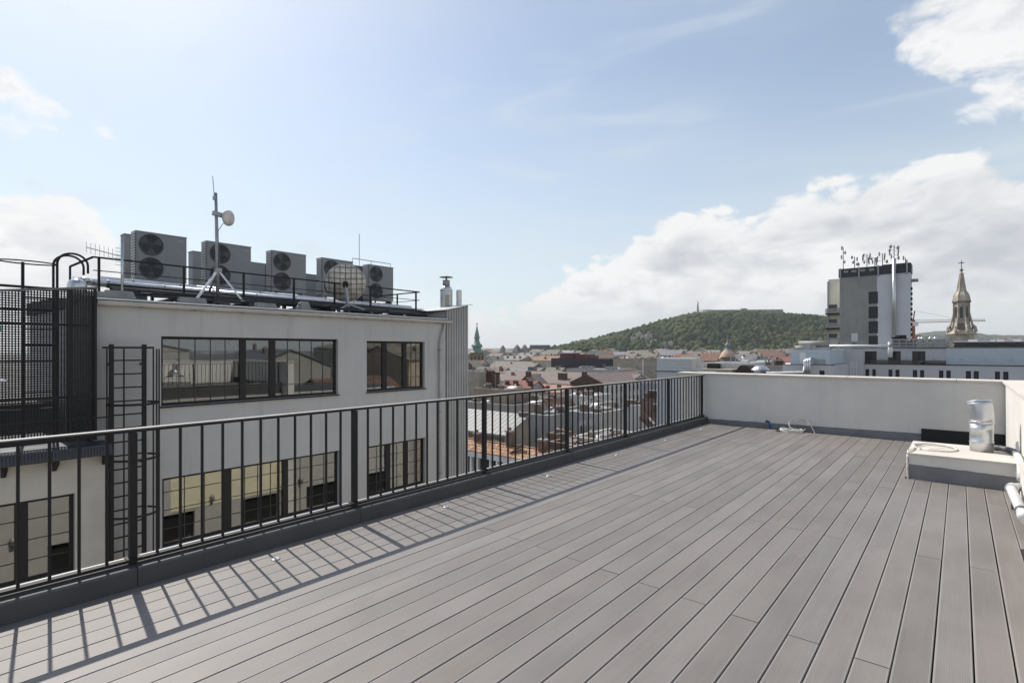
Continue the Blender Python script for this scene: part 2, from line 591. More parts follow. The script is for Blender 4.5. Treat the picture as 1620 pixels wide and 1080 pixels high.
unit_m = mat('grey_unit_casing', (0.29, 0.295, 0.295), 0.55, var=0.06, scale=2, stain=0.12)
unit_side = mat('dark_unit_fins', (0.11, 0.115, 0.12), 0.6, var=0.15)
fan_m = mat('black_fan_guard', (0.038, 0.037, 0.036), 0.55, var=0.15)
screen_m = mat('dark_perforated_steel', (0.028, 0.0275, 0.028), 0.6, var=0.15, spec=0.2)
roof_dark = mat('dark_roof_felt', (0.06, 0.06, 0.062), 0.85, var=0.25)
clad_m = mat('grey_corrugated_sheet', (0.40, 0.395, 0.375), 0.6, var=0.08, scale=1.0, stain=0.25)
dish_m = mat('weathered_white_dish', (0.66, 0.63, 0.57), 0.7, var=0.2, scale=6)
rust_m = mat('rusty_yellow_stain', (0.42, 0.30, 0.08), 0.8, var=0.3, scale=10)
concrete = mat('concrete', (0.33, 0.32, 0.30), 0.9, var=0.15, scale=2.5, stain=0.2)
sheet_white = mat('pale_edge_sheet', (0.60, 0.58, 0.54), 0.5, var=0.06)
white_m = mat('white_enamel', (0.78, 0.78, 0.76), 0.5, var=0.05)

# ------------------------------------------------------------------ ground, hills, forest
g = MB()
S = 9000.0
N = 24
xs = [-S + 2 * S * i / N for i in range(N + 1)]
for i in range(N):
    for j in range(N):
        b = len(g.v)
        g._add([(xs[i], xs[j], GROUND), (xs[i + 1], xs[j], GROUND), (xs[i + 1], xs[j + 1], GROUND), (xs[i], xs[j + 1], GROUND)], [(0, 1, 2, 3)])
g.build('ground', mat('city_ground', (0.12, 0.115, 0.105), 0.95, var=0.4, scale=0.02), label='flat grey city ground far below the terrace', kind='structure')

SIL = [(760, 553), (800, 553), (845, 553), (870, 552), (900, 546), (950, 535), (1000, 524), (1050, 509), (1080, 502), (1105, 498), (1150, 496), (1200, 496),
       (1240, 498), (1310, 503), (1360, 507), (1400, 517), (1440, 531), (1480, 540), (1530, 551), (1600, 553)]


def lerp_pts(x, pts):
    if x <= pts[0][0]: return pts[0][1]
    for (a, b), (c, d) in zip(pts, pts[1:]):
        if x <= c:
            return b + (d - b) * (x - a) / (c - a)
    return pts[-1][1]


def smooth(t):
    t = max(0.0, min(1.0, t))
    return t * t * (3 - 2 * t)


def hill_z(u, d):
    top = EYE + (HZ - lerp_pts(u, SIL)) / FPX * 1500.0 - 7.0
    hgt = max(top - GROUND, 0.0)
    front = 1130.0 + 120 * smooth((u - 1150) / 300)
    t = (d - front) / (1500.0 - front)
    k = 0.35 * smooth(t) + 0.65 * smooth(t * 1.25 - 0.05) if d < 1500 else 1.0 - smooth((d - 1720) / 500.0)
    p = at(u, HZ, d)
    n = noise.noise((p.x * 0.011, p.y * 0.011, 3.1)) * 9 + noise.noise((p.x * 0.03, p.y * 0.03, 8.2)) * 4
    return GROUND - 2.0 + hgt * k + n * min(1, hgt / 60) * (k * (1.25 - k)) * 1.6


hm = MB()
us = [760 + 10 * i for i in range(85)]
ds = [1100 + 25 * i for i in range(46)]
vs, fs = [], []
for u in us:
    for d in ds:
        p = at(u, HZ, d)
        vs.append((p.x, p.y, hill_z(u, d)))
nd = len(ds)
for i in range(len(us) - 1):
    for j in range(nd - 1):
        fs.append((i * nd + j, (i + 1) * nd + j, (i + 1) * nd + j + 1, i * nd + j + 1))
hm._add(vs, fs, True)
hm.build('hill', mat('hill_soil', (0.075, 0.085, 0.04), 0.95, var=0.3, scale=0.05), label='broad wooded hill rising behind the city roofs', kind='structure')

# forest on the hill: one mass of crowns
ico = bmesh.new()
bmesh.ops.create_icosphere(ico, subdivisions=1, radius=1.0)
ICO_V = np.array([v.co[:] for v in ico.verts], dtype=np.float32)
ICO_F = np.array([[v.index for v in f.verts] for f in ico.faces], dtype=np.int32)
ico.free()


def crowns_mesh(name, centres, radii, tints, seed=1):
    rs = np.random.RandomState(seed)
    n = len(centres)
    nv, nf = len(ICO_V), len(ICO_F)
    ctr = np.array(centres, dtype=np.float32)
    rad = np.array(radii, dtype=np.float32)
    V = np.repeat(ICO_V[None], n, 0) * (0.72 + 0.56 * rs.rand(n, nv, 1).astype(np.float32))
    ang = rs.rand(n) * 6.28
    ca, sa = np.cos(ang), np.sin(ang)
    X = V[:, :, 0] * ca[:, None] - V[:, :, 1] * sa[:, None]
    Y = V[:, :, 0] * sa[:, None] + V[:, :, 1] * ca[:, None]
    V = np.stack([X, Y, V[:, :, 2] * (0.8 + 0.5 * rs.rand(n)[:, None])], 2) * rad[:, None, None] + ctr[:, None, :]
    Fc = (ICO_F[None] + (np.arange(n) * nv)[:, None, None]).reshape(-1)
    me = bpy.data.meshes.new(name)
    me.vertices.add(n * nv)
    me.vertices.foreach_set('co', V.astype(np.float32).reshape(-1))
    me.loops.add(n * nf * 3)
    me.loops.foreach_set('vertex_index', Fc.astype(np.int32))
    me.polygons.add(n * nf)
    me.polygons.foreach_set('loop_start', np.arange(0, n * nf * 3, 3, dtype=np.int32))
    me.update()
    me.validate()
    at_ = me.attributes.new('tint', 'FLOAT', 'POINT')
    at_.data.foreach_set('value', np.repeat(np.array(tints, dtype=np.float32), nv))
    return me


ROCKS = [(1002, 541, 6, 14), (1010, 536, 6, 20), (1018, 541, 7, 22), (1027, 538, 6, 20), (1034, 545, 6, 14), (1050, 549, 6, 15), (1061, 547, 5, 13), (1071, 552, 5, 9), (1024, 550, 7, 10)]
cen, rad, tin = [], [], []
fr = random.Random(3)
while len(cen) < 14000:
    u = fr.uniform(835, 1500)
    d = fr.triangular(1140, 1640, 1420)
    z = hill_z(u, d)
    if z < GROUND + 6: continue
    v = HZ - (z - EYE) * FPX / d
    if any(abs(u - a) < c * 0.9 and abs(v - b) < h * 0.32 for a, b, c, h in ROCKS) and fr.random() < 0.8: continue
    p = at(u, HZ, d)
    patch = 0.42 + 0.8 * noise.noise((p.x * 0.011, p.y * 0.011, 0.5)) + 0.5 * noise.noise((p.x * 0.045, p.y * 0.045, 4.5)) + fr.uniform(-.3, .3)
    r = fr.choice((2.2, 3.0, 4.0, 5.0, 6.0, 7.2)) * fr.uniform(.85, 1.15)
    cen.append((p.x, p.y, z + r * 0.9 + fr.uniform(-1, 2.5)))
    rad.append(r)
    tin.append(min(1, max(0, patch + 0.35 * smooth((u - 1180) / 150))))
for k in range(700):                                              # trees on the low ground left of the hill
    u = fr.uniform(845, 930)
    d = fr.uniform(900, 1250)
    p = at(u, HZ, d)
    zz = (-9 + 9 * smooth((u - 845) / 60)) + fr.uniform(-3, 3)
    r = fr.uniform(3, 5.5)
    cen.append((p.x, p.y, zz))
    rad.append(r)
    tin.append(fr.uniform(0.2, 0.8))
fo = link('forest', crowns_mesh('forest', cen, rad, tin, 5))
fo.data.materials.append(mat_forest())
tag(fo, 'dense green wood covering the hill in the distance', 'forest', kind='stuff')

rock_m = mat('limestone_cliff', (0.36, 0.33, 0.285), 0.95, var=0.35, scale=0.25, bump=0.8, bscale=0.6)
rpos = ['tall pale limestone crag low on the wooded hillside', 'small pale rock slab at the foot of the wooded hill']
for i, (u, v, w_, h_) in enumerate(ROCKS):
    best = min((abs(HZ - (hill_z(u, dd) - EYE) * FPX / dd - v), dd) for dd in range(1130, 1480, 6))
    d = best[1] - 5
    bmr = bmesh.new()
    bmesh.ops.create_icosphere(bmr, subdivisions=4, radius=1.0)
    p = at(u, v, d)
    sw, sh = w_ * d / FPX * 0.80, h_ * d / FPX * 0.70
    for vv in bmr.verts:
        q = vv.co.copy()
        w1 = Vector((q.x * 2.6 + i * 7.1, q.y * 2.6, q.z * 0.9))
        nn = 0.55 * noise.noise(w1) + 0.40 * abs(noise.noise(w1 * 2.3)) + 0.16 * noise.noise(q * 8 + Vector((i, 0, 0)))
        q *= 0.85 + nn
        q.z = max(-1.0, min(q.z, 0.75 + 0.5 * noise.noise(Vector((q.x * 2, q.y * 2, i * 3.3)))))
        vv.co = Vector((q.x * sw, q.y * sw, q.z * sh))
    me = bpy.data.meshes.new('rock_crag')
    bmr.to_mesh(me)
    bmr.free()
    me.materials.append(rock_m)
    tag(link('rock_crag', me, None, p), '%s pale limestone crag from the left on the wooded hillside' % ['first', 'second', 'third', 'fifth', 'sixth', 'seventh', 'eighth', 'ninth', 'fourth'][i], 'rock', 'pale crags on the wooded hill')

# far ridges
def ridge(name, pts, d, depth, matl, label):
    mb = MB()
    vs, fs = [], []
    us_ = np.linspace(pts[0][0], pts[-1][0], 90)
    for u in us_:
        h = EYE + (HZ - lerp_pts(u, pts)) / FPX * d
        h += noise.noise((u * 0.05, d * 0.01, 0)) * 0.08 * (h - GROUND)
        for k, (dd, f) in enumerate(((0, 0), (0.25, .45), (0.5, .8), (0.75, .96), (1.0, 1.0), (1.6, .5), (2.2, 0))):
            p = at(u, HZ, d + depth * (dd - 1.0))
            nz = noise.noise((p.x * .004, p.y * .004, 1.7)) * 0.10 * (h - GROUND) * f * (1.2 - f)
            vs.append((p.x, p.y, GROUND - 3 + (h - GROUND + 3) * f + nz))
    for i in range(len(us_) - 1):
        for j in range(6):
            fs.append((i * 7 + j, (i + 1) * 7 + j, (i + 1) * 7 + j + 1, i * 7 + j + 1))
    mb._add(vs, fs, True)
    return mb.build(name, matl, label=label, kind='structure')


far_m = mat('far_wooded_slope', (0.070, 0.085, 0.045), 0.95, var=0.5, scale=0.012)
ridge('hills', [(1380, 540), (1430, 533), (1455, 527), (1480, 524), (1500, 523), (1525, 526), (1560, 529), (1600, 530), (1660, 531), (1800, 536)], 3200, 700, far_m, 'low far green hills behind the church steeple')
ridge('hills', [(560, 553.5), (700, 551.5), (760, 550.5), (800, 550.8), (850, 551.5), (930, 552), (1020, 553.5)], 6000, 900, far_m, 'faint flat ridge on the far horizon beyond the copper spire')

# ------------------------------------------------------------------ the terrace we stand on
RX = -4.10            # railing line
YW = 11.10            # inner face of the end parapet
XR = 0.53             # inner face of the side parapet
deck = MB().box(-4.15, 0.62, -3.6, YW + 0.02, -0.30, -0.035).build('terrace_deck', mat('deck_underlay', (0.020, 0.020, 0.021), 0.9, var=0.2), label='grey composite plank floor of the roof terrace', kind='structure')
deck_m = mat_deck()
PW, GAP = 0.1435, 0.0065


def plank_mesh(L):
    c = 0.003
    m = MB()
    w2 = PW / 2
    prof = [(-w2, -0.025), (w2, -0.025), (w2, -c), (w2 - c, 0.0), (-w2 + c, 0.0), (-w2, -c)]
    return m.prism_y(prof, 0.0, L).mesh('plank', deck_m)


plank_cache = {}
row0 = 0.05
for k in range(-27, 4):
    xc = row0 + (k + 0.5) * 0.15
    if xc - PW / 2 < -3.999 or xc + PW / 2 > 0.56: continue
    j0 = (3.05 - 0.085 * xc) if k % 2 else (4.90 - 0.065 * xc)
    y_end = YW - 0.012
    if xc > -0.50: y_end = 8.9 if xc < 0.0 else 7.795
    if xc > -0.47: y_end = 7.795
    ends = sorted([y for y in (j0 - 5.8, j0, j0 + 4, j0 + 8)])
    cuts = [-3.5] + [y for y in ends if -3.2 < y < y_end - 0.1] + [y_end]
    start = None
    if xc > 0.40: cuts = [5.58] + [y for y in ends if 5.7 < y < y_end - 0.1] + [y_end]
    for a, b in zip(cuts, cuts[1:]):
        L = round(b - a - 0.005, 3)
        if L not in plank_cache: plank_cache[L] = plank_mesh(L)
        o = link('plank', plank_cache[L], deck)
        o.location = (xc + rnd.uniform(-.0008, .0008), a + 0.001, rnd.uniform(-.0012, .0008))

# small round floor lights beside the curb
spot_m = mat('floor_light_lens', (0.62, 0.62, 0.60), 0.35, var=0.03)
ring_m = mat('floor_light_rim', (0.5, 0.5, 0.5), 0.35, 0.8)
spots_y = [0.19, 1.85, 3.51, 5.17, 6.83, 8.49, 10.1]
ORD = ['first', 'second', 'third', 'fourth', 'fifth', 'sixth', 'seventh', 'eighth', 'ninth', 'tenth']
for i, y in enumerate(spots_y):
    e = empty('floor_light', (-3.77, y, 0.0), '%s small round white floor light along the railing, counted from the near end' % ORD[max(0, i - 1)] if i else 'small round white floor light beside the railing outside the picture', 'floor light', 'floor lights along the railing')
    MB().lathe([(0.030, 0.0), (0.030, 0.004), (0.026, 0.006)], (-3.77, y, 0.0), 16).build('rim', ring_m, e)
    MB().lathe([(0.025, 0.0055), (0.022, 0.009), (0.008, 0.010)], (-3.77, y, 0.0), 16).build('lens', spot_m, e)

# curb below the railing
cu = empty('railing_curb', (-4.05, 0, -0.03), 'low dark grey curb under the terrace railing', 'curb')
edges = [-3.6, -0.58, 1.07, 2.72, 4.40, 6.05, 7.70, 9.35, YW - 0.004]
for a, b in zip(edges, edges[1:]):
    MB().prism_y([(-4.18, -0.30), (-4.000, -0.30), (-4.004, 0.108), (-4.016, 0.12), (-4.18, 0.128)], a + 0.002, b - 0.002).build('curb_panel', curb_m, cu)

# railing
rl = empty('terrace_railing', (RX, 3.0, 0.128), 'dark steel baluster railing along the terrace edge', 'railing')
MB().box(RX - 0.024, RX + 0.024, -3.6, YW - 0.01, 0.990, 0.997).build('handrail', handrail_m, rl)
MB().box(RX - 0.022, RX + 0.022, -3.6, YW - 0.01, 0.972, 0.9895).build('top_rail', rail_m, rl)
MB().box(RX - 0.02, RX + 0.030, -3.6, YW - 0.01, 0.140, 0.160).build('bottom_rail', rail_m, rl)
MB().box(RX - 0.115, RX - 0.03, -3.6, YW - 0.01, 0.1295, 0.1345).build('drip_edge', sheet_white, rl)
posts = [-2.23, -0.58, 1.07, 2.72, 4.40, 6.05, 7.70, 9.35, 11.0]
bal_me = MB().box(-0.0075, 0.0075, -0.0075, 0.0075, 0.0, 0.808).mesh('baluster', rail_m)
post_me = MB().box(-0.021, 0.021, -0.021, 0.021, 0.0, 0.838).box(-0.04, 0.04, -0.04, 0.04, 0.031, 0.036).mesh('post', rail_m)
base = origin(rl)
for y in posts:
    link('post', post_me, rl, Vector((RX, y, 0.129)) - base)
for a, b in zip([posts[0] - 1.65] + posts, posts):
    for k in range(1, 12):
        y = a + (b - a) * k / 12
        if y < -3.5: continue
        link('baluster', bal_me, rl, Vector((RX, y, 0.160)) - base)

# end parapet
pw = empty('end_parapet', (-2, YW + 0.15, -0.03), 'white plastered parapet wall closing the far end of the terrace', 'parapet')
MB().box(-4.62, XR, YW, YW + 0.30, -6.0, 1.0).build('wall', plaster_p, pw)
MB().prism_x([(YW - 0.035, 1.0), (YW + 0.335, 1.0), (YW + 0.335, 1.035), (YW - 0.035, 1.028)], -4.66, XR - 0.002).build('coping', coping_m, pw)
bb = MB()
vs, fs = [], []
for i in range(61):
    x = -4.05 + (XR - 0.01 + 4.05) * i / 60
    h = 0.085 + 0.055 * (x + 4.1) / 4.6 + noise.noise((x * 5, 0, 0)) * 0.006 + noise.noise((x * 17, 3, 0)) * 0.004
    for yy in (YW - 0.006, YW + 0.002):
        vs += [(x, yy, -0.034), (x, yy, h)]
for i in range(60):
    a, b = i * 4, i * 4 + 4
    fs += [(a, b, b + 1, a + 1), (a + 1, b + 1, b + 3, a + 3)]
bb._add(vs, fs)
bb.build('membrane_band', membrane, pw)
MB().box(-0.49, XR - 0.004, YW - 0.022, YW - 0.008, -0.034, 0.215).build('bitumen_upturn', bitumen, pw)

for x in (-3.1, -1.55, -0.05):
    MB().prism_x([(YW - 0.038, 0.998), (YW + 0.338, 0.998), (YW + 0.338, 1.038), (YW - 0.038, 1.031)], x, x + .006).build('coping_seam', galv_d, pw)
# side parapet, sunlit
sp_ = empty('side_parapet', (XR + 0.15, 9.0, -0.03), 'sunlit white parapet wall on the side of the terrace behind the duct', 'parapet')
MB().box(XR, XR + 0.30, 7.3, YW + 0.30, -6.0, 1.0).build('wall', plaster_p, sp_)
MB().prism_y([(XR - 0.035, 1.0), (XR + 0.34, 1.0), (XR + 0.34, 1.038), (XR - 0.035, 1.030)], 7.26, YW + 0.34).build('coping', coping_m, sp_)
MB().prism_x([(8.45, -0.03), (9.0, -0.03), (8.95, 0.36), (8.75, 0.42), (8.5, 0.30)], XR - 0.012, XR + 0.002).build('bitumen_patch', membrane, sp_)
lw = empty('low_side_wall', (0.60, 5.0, -0.03), 'low white plastered wall at the edge of the terrace beside the pale pipe', 'wall')
MB().box(0.455, 0.85, -3.6, 7.28, -6.0, 0.37).build('wall', plaster_p, lw)
MB().box(0.44, 0.88, -3.6, 7.285, 0.372, 0.392).build('coping', coping_m, lw)

# black roofing strips beside the deck
MB().box(-0.49, XR, 8.86, YW - 0.03, -0.034, -0.018).thing('roofing_strip', bitumen, (0, 10, -0.034), label='black bitumen strip behind the concrete plinth', cat='roofing felt')
MB().box(0.352, 0.452, -3.5, 5.57, -0.034, -0.006).thing('roofing_strip', bitumen, (0.4, 1, -0.034), label='black bitumen gutter strip along the last plank by the low wall', cat='roofing felt')

# own facade below the terrace (seen mirrored in the windows opposite)
tb = empty('terrace_building', (-2, 3, GROUND), 'beige building under the terrace, mirrored in the windows opposite', 'building')
holes = []
for zf in (-3.6, -6.9):
    for yy in (-5.0, -2.2, 0.6, 3.4, 6.2, 9.4, 12.2, 15.0):
        holes.append((yy, yy + 1.5, zf - 1.9, zf - 0.9))
fw = MB()
wall_holes(fw, 'x', -4.21, -3.9, -8.0, 17.0, GROUND, -0.31, holes)
fw.box(-3.9, 0.85, -8.0, -7.7, GROUND, -0.31).box(0.55, 0.85, -7.7, 17.0, GROUND, -6.01).box(-4.2, 0.85, 16.7, 17.0, GROUND, -0.6)
fw.build('wall', facade_m, tb)
MB().box(-4.19, 0.85, YW + 0.31, 17.0, -0.6, -0.31).build('roof', roof_dark, tb)
for h in holes:
    w_ = MB().box(-4.06, -4.02, h[0], h[1], h[2], h[3]).build('window', frame_m, tb)
MB().box(-4.235, -4.212, 6.9, 11.3, -4.4, -2.4).build('added_warm_reflector', cream_m, tb)  # added cream board, mirrored opposite to give the lower windows their warm light
for yy in (2.6, 8.3, 11.9):
    MB().lathe([(0.02, 0.0), (0.07, 0.04), (0.08, 0.25), (0.03, 0.3)], (-4.32, yy, -4.3), 10).build('wall_lamp', galv_d, tb)

# plinth, duct, pipes, hoses
pl = empty('concrete_plinth', (0.0, 8.3, -0.03), 'low white plastered plinth with grey painted foot carrying the duct', 'plinth')
MB().box(-0.46, XR - 0.004, 7.80, 8.85, 0.14, 0.285).build('body', plaster_p, pl)
MB().prism_y([(-0.48, 0.285), (XR - 0.006, 0.285), (XR - 0.006, 0.300), (-0.48, 0.300)], 7.785, 8.87).build('top_slab', coping_m, pl)
fb = MB()
vs, fs = [], []
for i in range(31):
    x = -0.466 + (XR - 0.006 + 0.466) * i / 30
    h = 0.170 - 0.02 * i / 30 + noise.noise((x * 9, 5, 0)) * 0.008
    vs += [(x, 7.794, -0.034), (x, 7.794, h), (x, 7.81, -0.034), (x, 7.81, h)]
for i in range(30):
    a, b = i * 4, i * 4 + 4
    fs += [(a, b, b + 1, a + 1), (a + 1, b + 1, b + 3, a + 3)]
fb._add(vs, fs)
fb.build('grey_foot', membrane, pl)
MB().box(-0.468, XR - 0.01, 7.812, 8.86, -0.034, 0.139).build('core', membrane, pl)

DX, DY, DZ = 0.195, 8.48, 0.30
du = empty('ventilation_duct', (DX, DY, DZ), 'shiny galvanised round ventilation duct with bent top on the plinth', 'duct')
r0 = 0.110
MB().lathe([(r0, 0.0), (r0, 0.10), (r0 + .004, 0.105), (r0 + .004, 0.115), (r0, 0.12), (r0, 0.26), (r0 + .004, 0.265), (r0 + .004, 0.275), (r0, 0.28), (r0, 0.36)], (DX, DY, DZ), 40).build('pipe', galv, du)
MB().lathe([(r0 + .006, 0.332), (r0 + .007, 0.336), (r0 + .007, 0.356), (r0 + .005, 0.362)], (DX, DY, DZ), 40).build('seam_collar', galv, du)
el = MB()
cx = Vector((DX, DY, DZ + 0.36))
ax = Vector((-0.75, 0.60, 0)).normalized()
rings = []
for ang, hh in ((0, 0.0), (0, 0.03), (4, 0.10), (4, 0.12), (9, 0.175), (9, 0.19), (13, 0.235)):
    q = R(ang)
    rings.append((ang, hh))
vs, fs = [], []
pos = cx.copy()
prev = 0.0
n = 40
for i, (ang, hh) in enumerate(rings):
    q = R(ang)
    t = (Vector((0, 0, 1)) * math.cos(q) + ax * math.sin(q))
    pos = pos + t * (hh - prev)
    prev = hh
    side = Vector((-ax.y, ax.x, 0))
    fwd = ax * math.cos(q) - Vector((0, 0, 1)) * math.sin(q)
    rr = r0 + (0.004 if i == len(rings) - 1 else 0.001)
    for j in range(n):
        w_ = 2 * math.pi * j / n
        vs.append(pos + (side * math.cos(w_) - fwd * math.sin(w_)) * rr)
for i in range(len(rings) - 1):
    for j in range(n):
        j2 = (j + 1) % n
        fs.append((i * n + j, (i + 1) * n + j, (i + 1) * n + j2, i * n + j2))
el._add(vs, fs, True)
el_o = el.build('bent_top', galv, du)
mod = el_o.modifiers.new('thickness', 'SOLIDIFY')
mod.thickness, mod.offset = 0.004, -1
rim = [pos + (side * math.cos(2 * math.pi * j / 32) - fwd * math.sin(2 * math.pi * j / 32)) * (r0 + 0.005) for j in range(32)]
MB().path(rim, 0.008, 6, closed=True).build('rim', galv, du)
sleeve = MB()
sleeve.path([pos - t * 0.12, pos - t * 0.005], r0 - 0.01, 32)
sleeve.build('inner_sleeve', galv_d, du)
MB().path([(DX - .10, DY - .055, DZ + .345), (DX - .02, DY - .114, DZ + .35), (DX + .05, DY - .103, DZ + .345)], 0.007, 6).build('clamp', galv, du)

dp = empty('dark_conduit', (0.4, 8.5, 0.30), 'dark grey conduit lying on the plinth behind the duct', 'pipe')
MB().path([(0.22, 8.66, 0.335), (0.36, 8.63, 0.335), (0.43, 8.58, 0.335), (0.475, 8.46, 0.335), (0.485, 8.2, 0.333)], 0.032, 10).build('conduit', pvc_d, dp)
MB().path([(0.486, 8.19, 0.333), (0.487, 7.9, 0.333), (0.487, 7.7, 0.30), (0.475, 7.5, 0.18)], 0.034, 10).build('pale_end', pvc, dp)
wp = empty('pale_pipe', (0.40, 6.4, 0.0), 'pale grey plastic pipe with collars along the low wall', 'pipe')
P0, P1 = Vector((0.375, 7.05, 0.17)), Vector((0.395, 5.85, 0.16))
MB().path([P0 + Vector((0.07, 0.12, 0)), P0 + Vector((0.02, 0.06, 0)), P0, P1], 0.038, 14).build('tube', pvc, wp)
MB().path([P0 + Vector((0.012, 0.035, 0)), P0 + Vector((0, -0.03, 0))], 0.049, 14).build('collar', pvc, wp)
MB().path([P1 + Vector((0, 0.32, 0)), P1 + Vector((0, 0.25, 0))], 0.046, 14).build('collar', pvc_d, wp)
MB().path([P1 + Vector((0, 0.22, 0)), P1 + Vector((0.0, 0.02, 0))], 0.043, 14).build('collar', pvc, wp)
MB().box(0.37, 0.40, 6.9, 6.93, -0.0, 0.135).build('support', pvc_d, wp)

bp_ = empty('blue_pipe_stub', (-3.0, YW - 0.1, 0.0), 'blue plastic pipe stub with black end standing at the parapet foot', 'pipe')
q = gz = on_y(1216, 680, YW - 0.09)
bx_, by_ = q.x + 0.02, YW - 0.09
MB().path([(bx_, by_, -0.01), (bx_, by_, 0.10), (bx_ - .006, by_ - .01, 0.125), (bx_ - .03, by_ - .03, 0.142)], 0.018, 10).build('tube', blue_m, bp_)
MB().path([(bx_ - .03, by_ - .03, 0.142), (bx_ - .058, by_ - .05, 0.140)], 0.021, 10).build('end_cap', black_m, bp_)
ck = on_y(1229, 683, 10.75)
MB().path([(ck.x, 10.72, 0.014), (ck.x + .05, 10.70, 0.022), (ck.x + .07, 10.66, 0.018)], 0.013, 8).thing('cable_plug', black_m, (ck.x, 10.7, 0), label='small black cable plug lying on the planks near the blue pipe', cat='plug')

co = empty('cable_coil', (-2.5, 10.8, 0.0), 'coil of off-white cable leaning on the parapet foot', 'cable')
c0 = on_y(1252, 684, 10.85)
pts = []
for k in range(90):
    a = 2 * math.pi * k / 30
    pts.append((c0.x + (0.185 + .008 * math.sin(k * .7)) * math.cos(a), 10.85 + 0.11 * math.sin(a), 0.012 + 0.018 * (k // 30) + 0.006 * math.sin(a * 2 + k)))
MB().path(pts, 0.009, 6).build('coil', hose_m, co)
c1 = on_y(1264, 676, 10.98)
pts = [(c1.x + 0.16 * math.cos(a), 10.99 - 0.10 * (1 - math.sin(a)) * 0.5, 0.14 + 0.12 * math.sin(a)) for a in [2 * math.pi * k / 26 for k in range(24)]]
MB().path(pts, 0.009, 6).build('leaning_loop', hose_m, co)
MB().path([(c1.x - .1, 11.02, 0.17), (c1.x + 0.02, 11.06, 0.235), (c1.x + .12, 11.06, 0.21), (c1.x + .2, 11.0, 0.11), (c1.x + .26, 10.95, 0.01), (c1.x + .27, 10.9, 0.005)], 0.009, 6).build('tail', hose_m, co)
h2 = empty('cable_loop', (-0.4, 8.3, 0.30), 'off-white cable looped on the plinth and hanging over its edge', 'cable')
pts = [(-0.47, 7.772, 0.0), (-0.475, 7.765, 0.14), (-0.475, 7.775, 0.26), (-0.47, 7.83, 0.318), (-0.43, 8.05, 0.316)]
for k in range(40):
    a = R(200) - 2 * math.pi * k / 26
    pts.append((-0.24 + 0.21 * math.cos(a), 8.33 + 0.24 * math.sin(a), 0.311 + 0.010 * (k // 26) + 0.003 * math.sin(k)))
MB().path(pts, 0.010, 6).build('cable', hose_m, h2)
MB().path([(-0.40, 8.1, 0.33), (-.30, 8.30, 0.345), (-.16, 8.42, 0.33), (-.05, 8.45, 0.312)], 0.010, 6).build('crossing_strand', hose_m, h2)
MB().box(-0.495, -0.462, 7.770, 7.795, 0.0, 0.02).thing('rubber_wedge', black_m, (-0.48, 7.78, 0), label='small black rubber wedge at the foot of the plinth corner', cat='wedge')

# ------------------------------------------------------------------ the white office block opposite
FX = -13.0
ob = empty('office_block', (-16, 7.5, GROUND), 'white plastered office block with dark strip windows facing the terrace', 'building')
WA = [(3.90, 8.11, 0.31, 1.80), (9.03, 11.19, 0.31, 1.77), (3.92, 8.15, -2.72, -1.23), (9.09, 11.22, -2.71, -1.26)]
more = [(a, b, z0 - 3.05, z1 - 3.05) for a, b, z0, z1 in WA[2:]]
fw = MB()
wall_holes(fw, 'x', FX - 0.35, FX, 2.75, 12.09, GROUND, 2.44, WA + more)
fw.box(-19.5, FX - 0.35, 2.75, 3.05, GROUND, 2.44).box(-19.5, FX - 0.35, 11.8, 12.09, GROUND, 2.44)
wall_holes(fw, 'x', -19.8, -19.5, 2.75, 12.09, GROUND, 2.44, [(4.5, 8.0, -2.6, -1.2), (9.0, 11.2, -2.6, -1.2)])
fw.build('wall', plaster_g, ob)
fl = MB()
for z in (-6.2, -3.15, -0.10):
    fl.box(-19.5, FX - 0.35, 3.05, 11.8, z - 0.25, z)
fl.build('floor_slab', room_floor, ob)
MB().box(-16.2, -16.1, 3.05, 11.8, -3.15, -0.36).box(-16.2, -16.1, 3.05, 11.8, -0.09, 2.2).build('partition', room_m, ob)
# sloping roof rising away from the gutter
rf = MB()
rf.prism_y([(-19.9, 2.45), (FX + 0.12, 2.45), (FX + 0.12, 2.50), (-16.0, 2.72), (-19.9, 2.80)], 2.70, 12.085)
roof = rf.build('roof', roof_dark, ob)
gt = MB()
gprof = [(FX + 0.005, 2.40), (FX + 0.06, 2.375), (FX + 0.125, 2.40), (FX + 0.145, 2.475), (FX + 0.135, 2.478), (FX + 0.115, 2.415), (FX + 0.06, 2.392), (FX + 0.005, 2.415)]
gt.prism_y(gprof, 2.78, 12.30)
gut = gt.build('gutter', mat('cream_gutter', (0.50, 0.47, 0.42), 0.55, var=0.1), roof)
for k in range(9):
    y = 3.5 + k * 1.02
    MB().box(FX - 0.01, FX + 0.152, y, y + 0.03, 2.368, 2.376).build('bracket', galv_d, roof)
MB().box(FX - 0.02, FX + 0.09, 2.72, 12.12, 2.505, 2.535).build('edge_flashing', galv, roof)
dn = MB()
dn.path([(FX + .07, 11.98, 2.38), (FX + .07, 11.97, 2.25), (FX + .10, 11.86, 2.02), (FX + .09, 11.80, 1.86), (FX + .08, 11.79, 1.6), (FX + .08, 11.79, -14.0)], 0.045, 10)
dn.build('downpipe', mat('downpipe_zinc', (0.46, 0.455, 0.44), 0.5, 0.3, var=0.1), ob)
for z in (1.5, -0.5, -2.5):
    MB().box(FX + 0.001, FX + 0.13, 11.735, 11.845, z, z + 0.03).build('pipe_clip', galv_d, ob)
MB().box(FX - 0.3, FX + 0.03, 2.70, 2.95, 2.536, 2.66).build('end_cap', concrete, ob)

bar_m = mat('grey_glazing_bar', (0.075, 0.073, 0.070), 0.6, var=0.1, spec=0.2)
blind_m = mat('pale_room_wall', (0.50, 0.47, 0.40), 0.9, var=0.05)


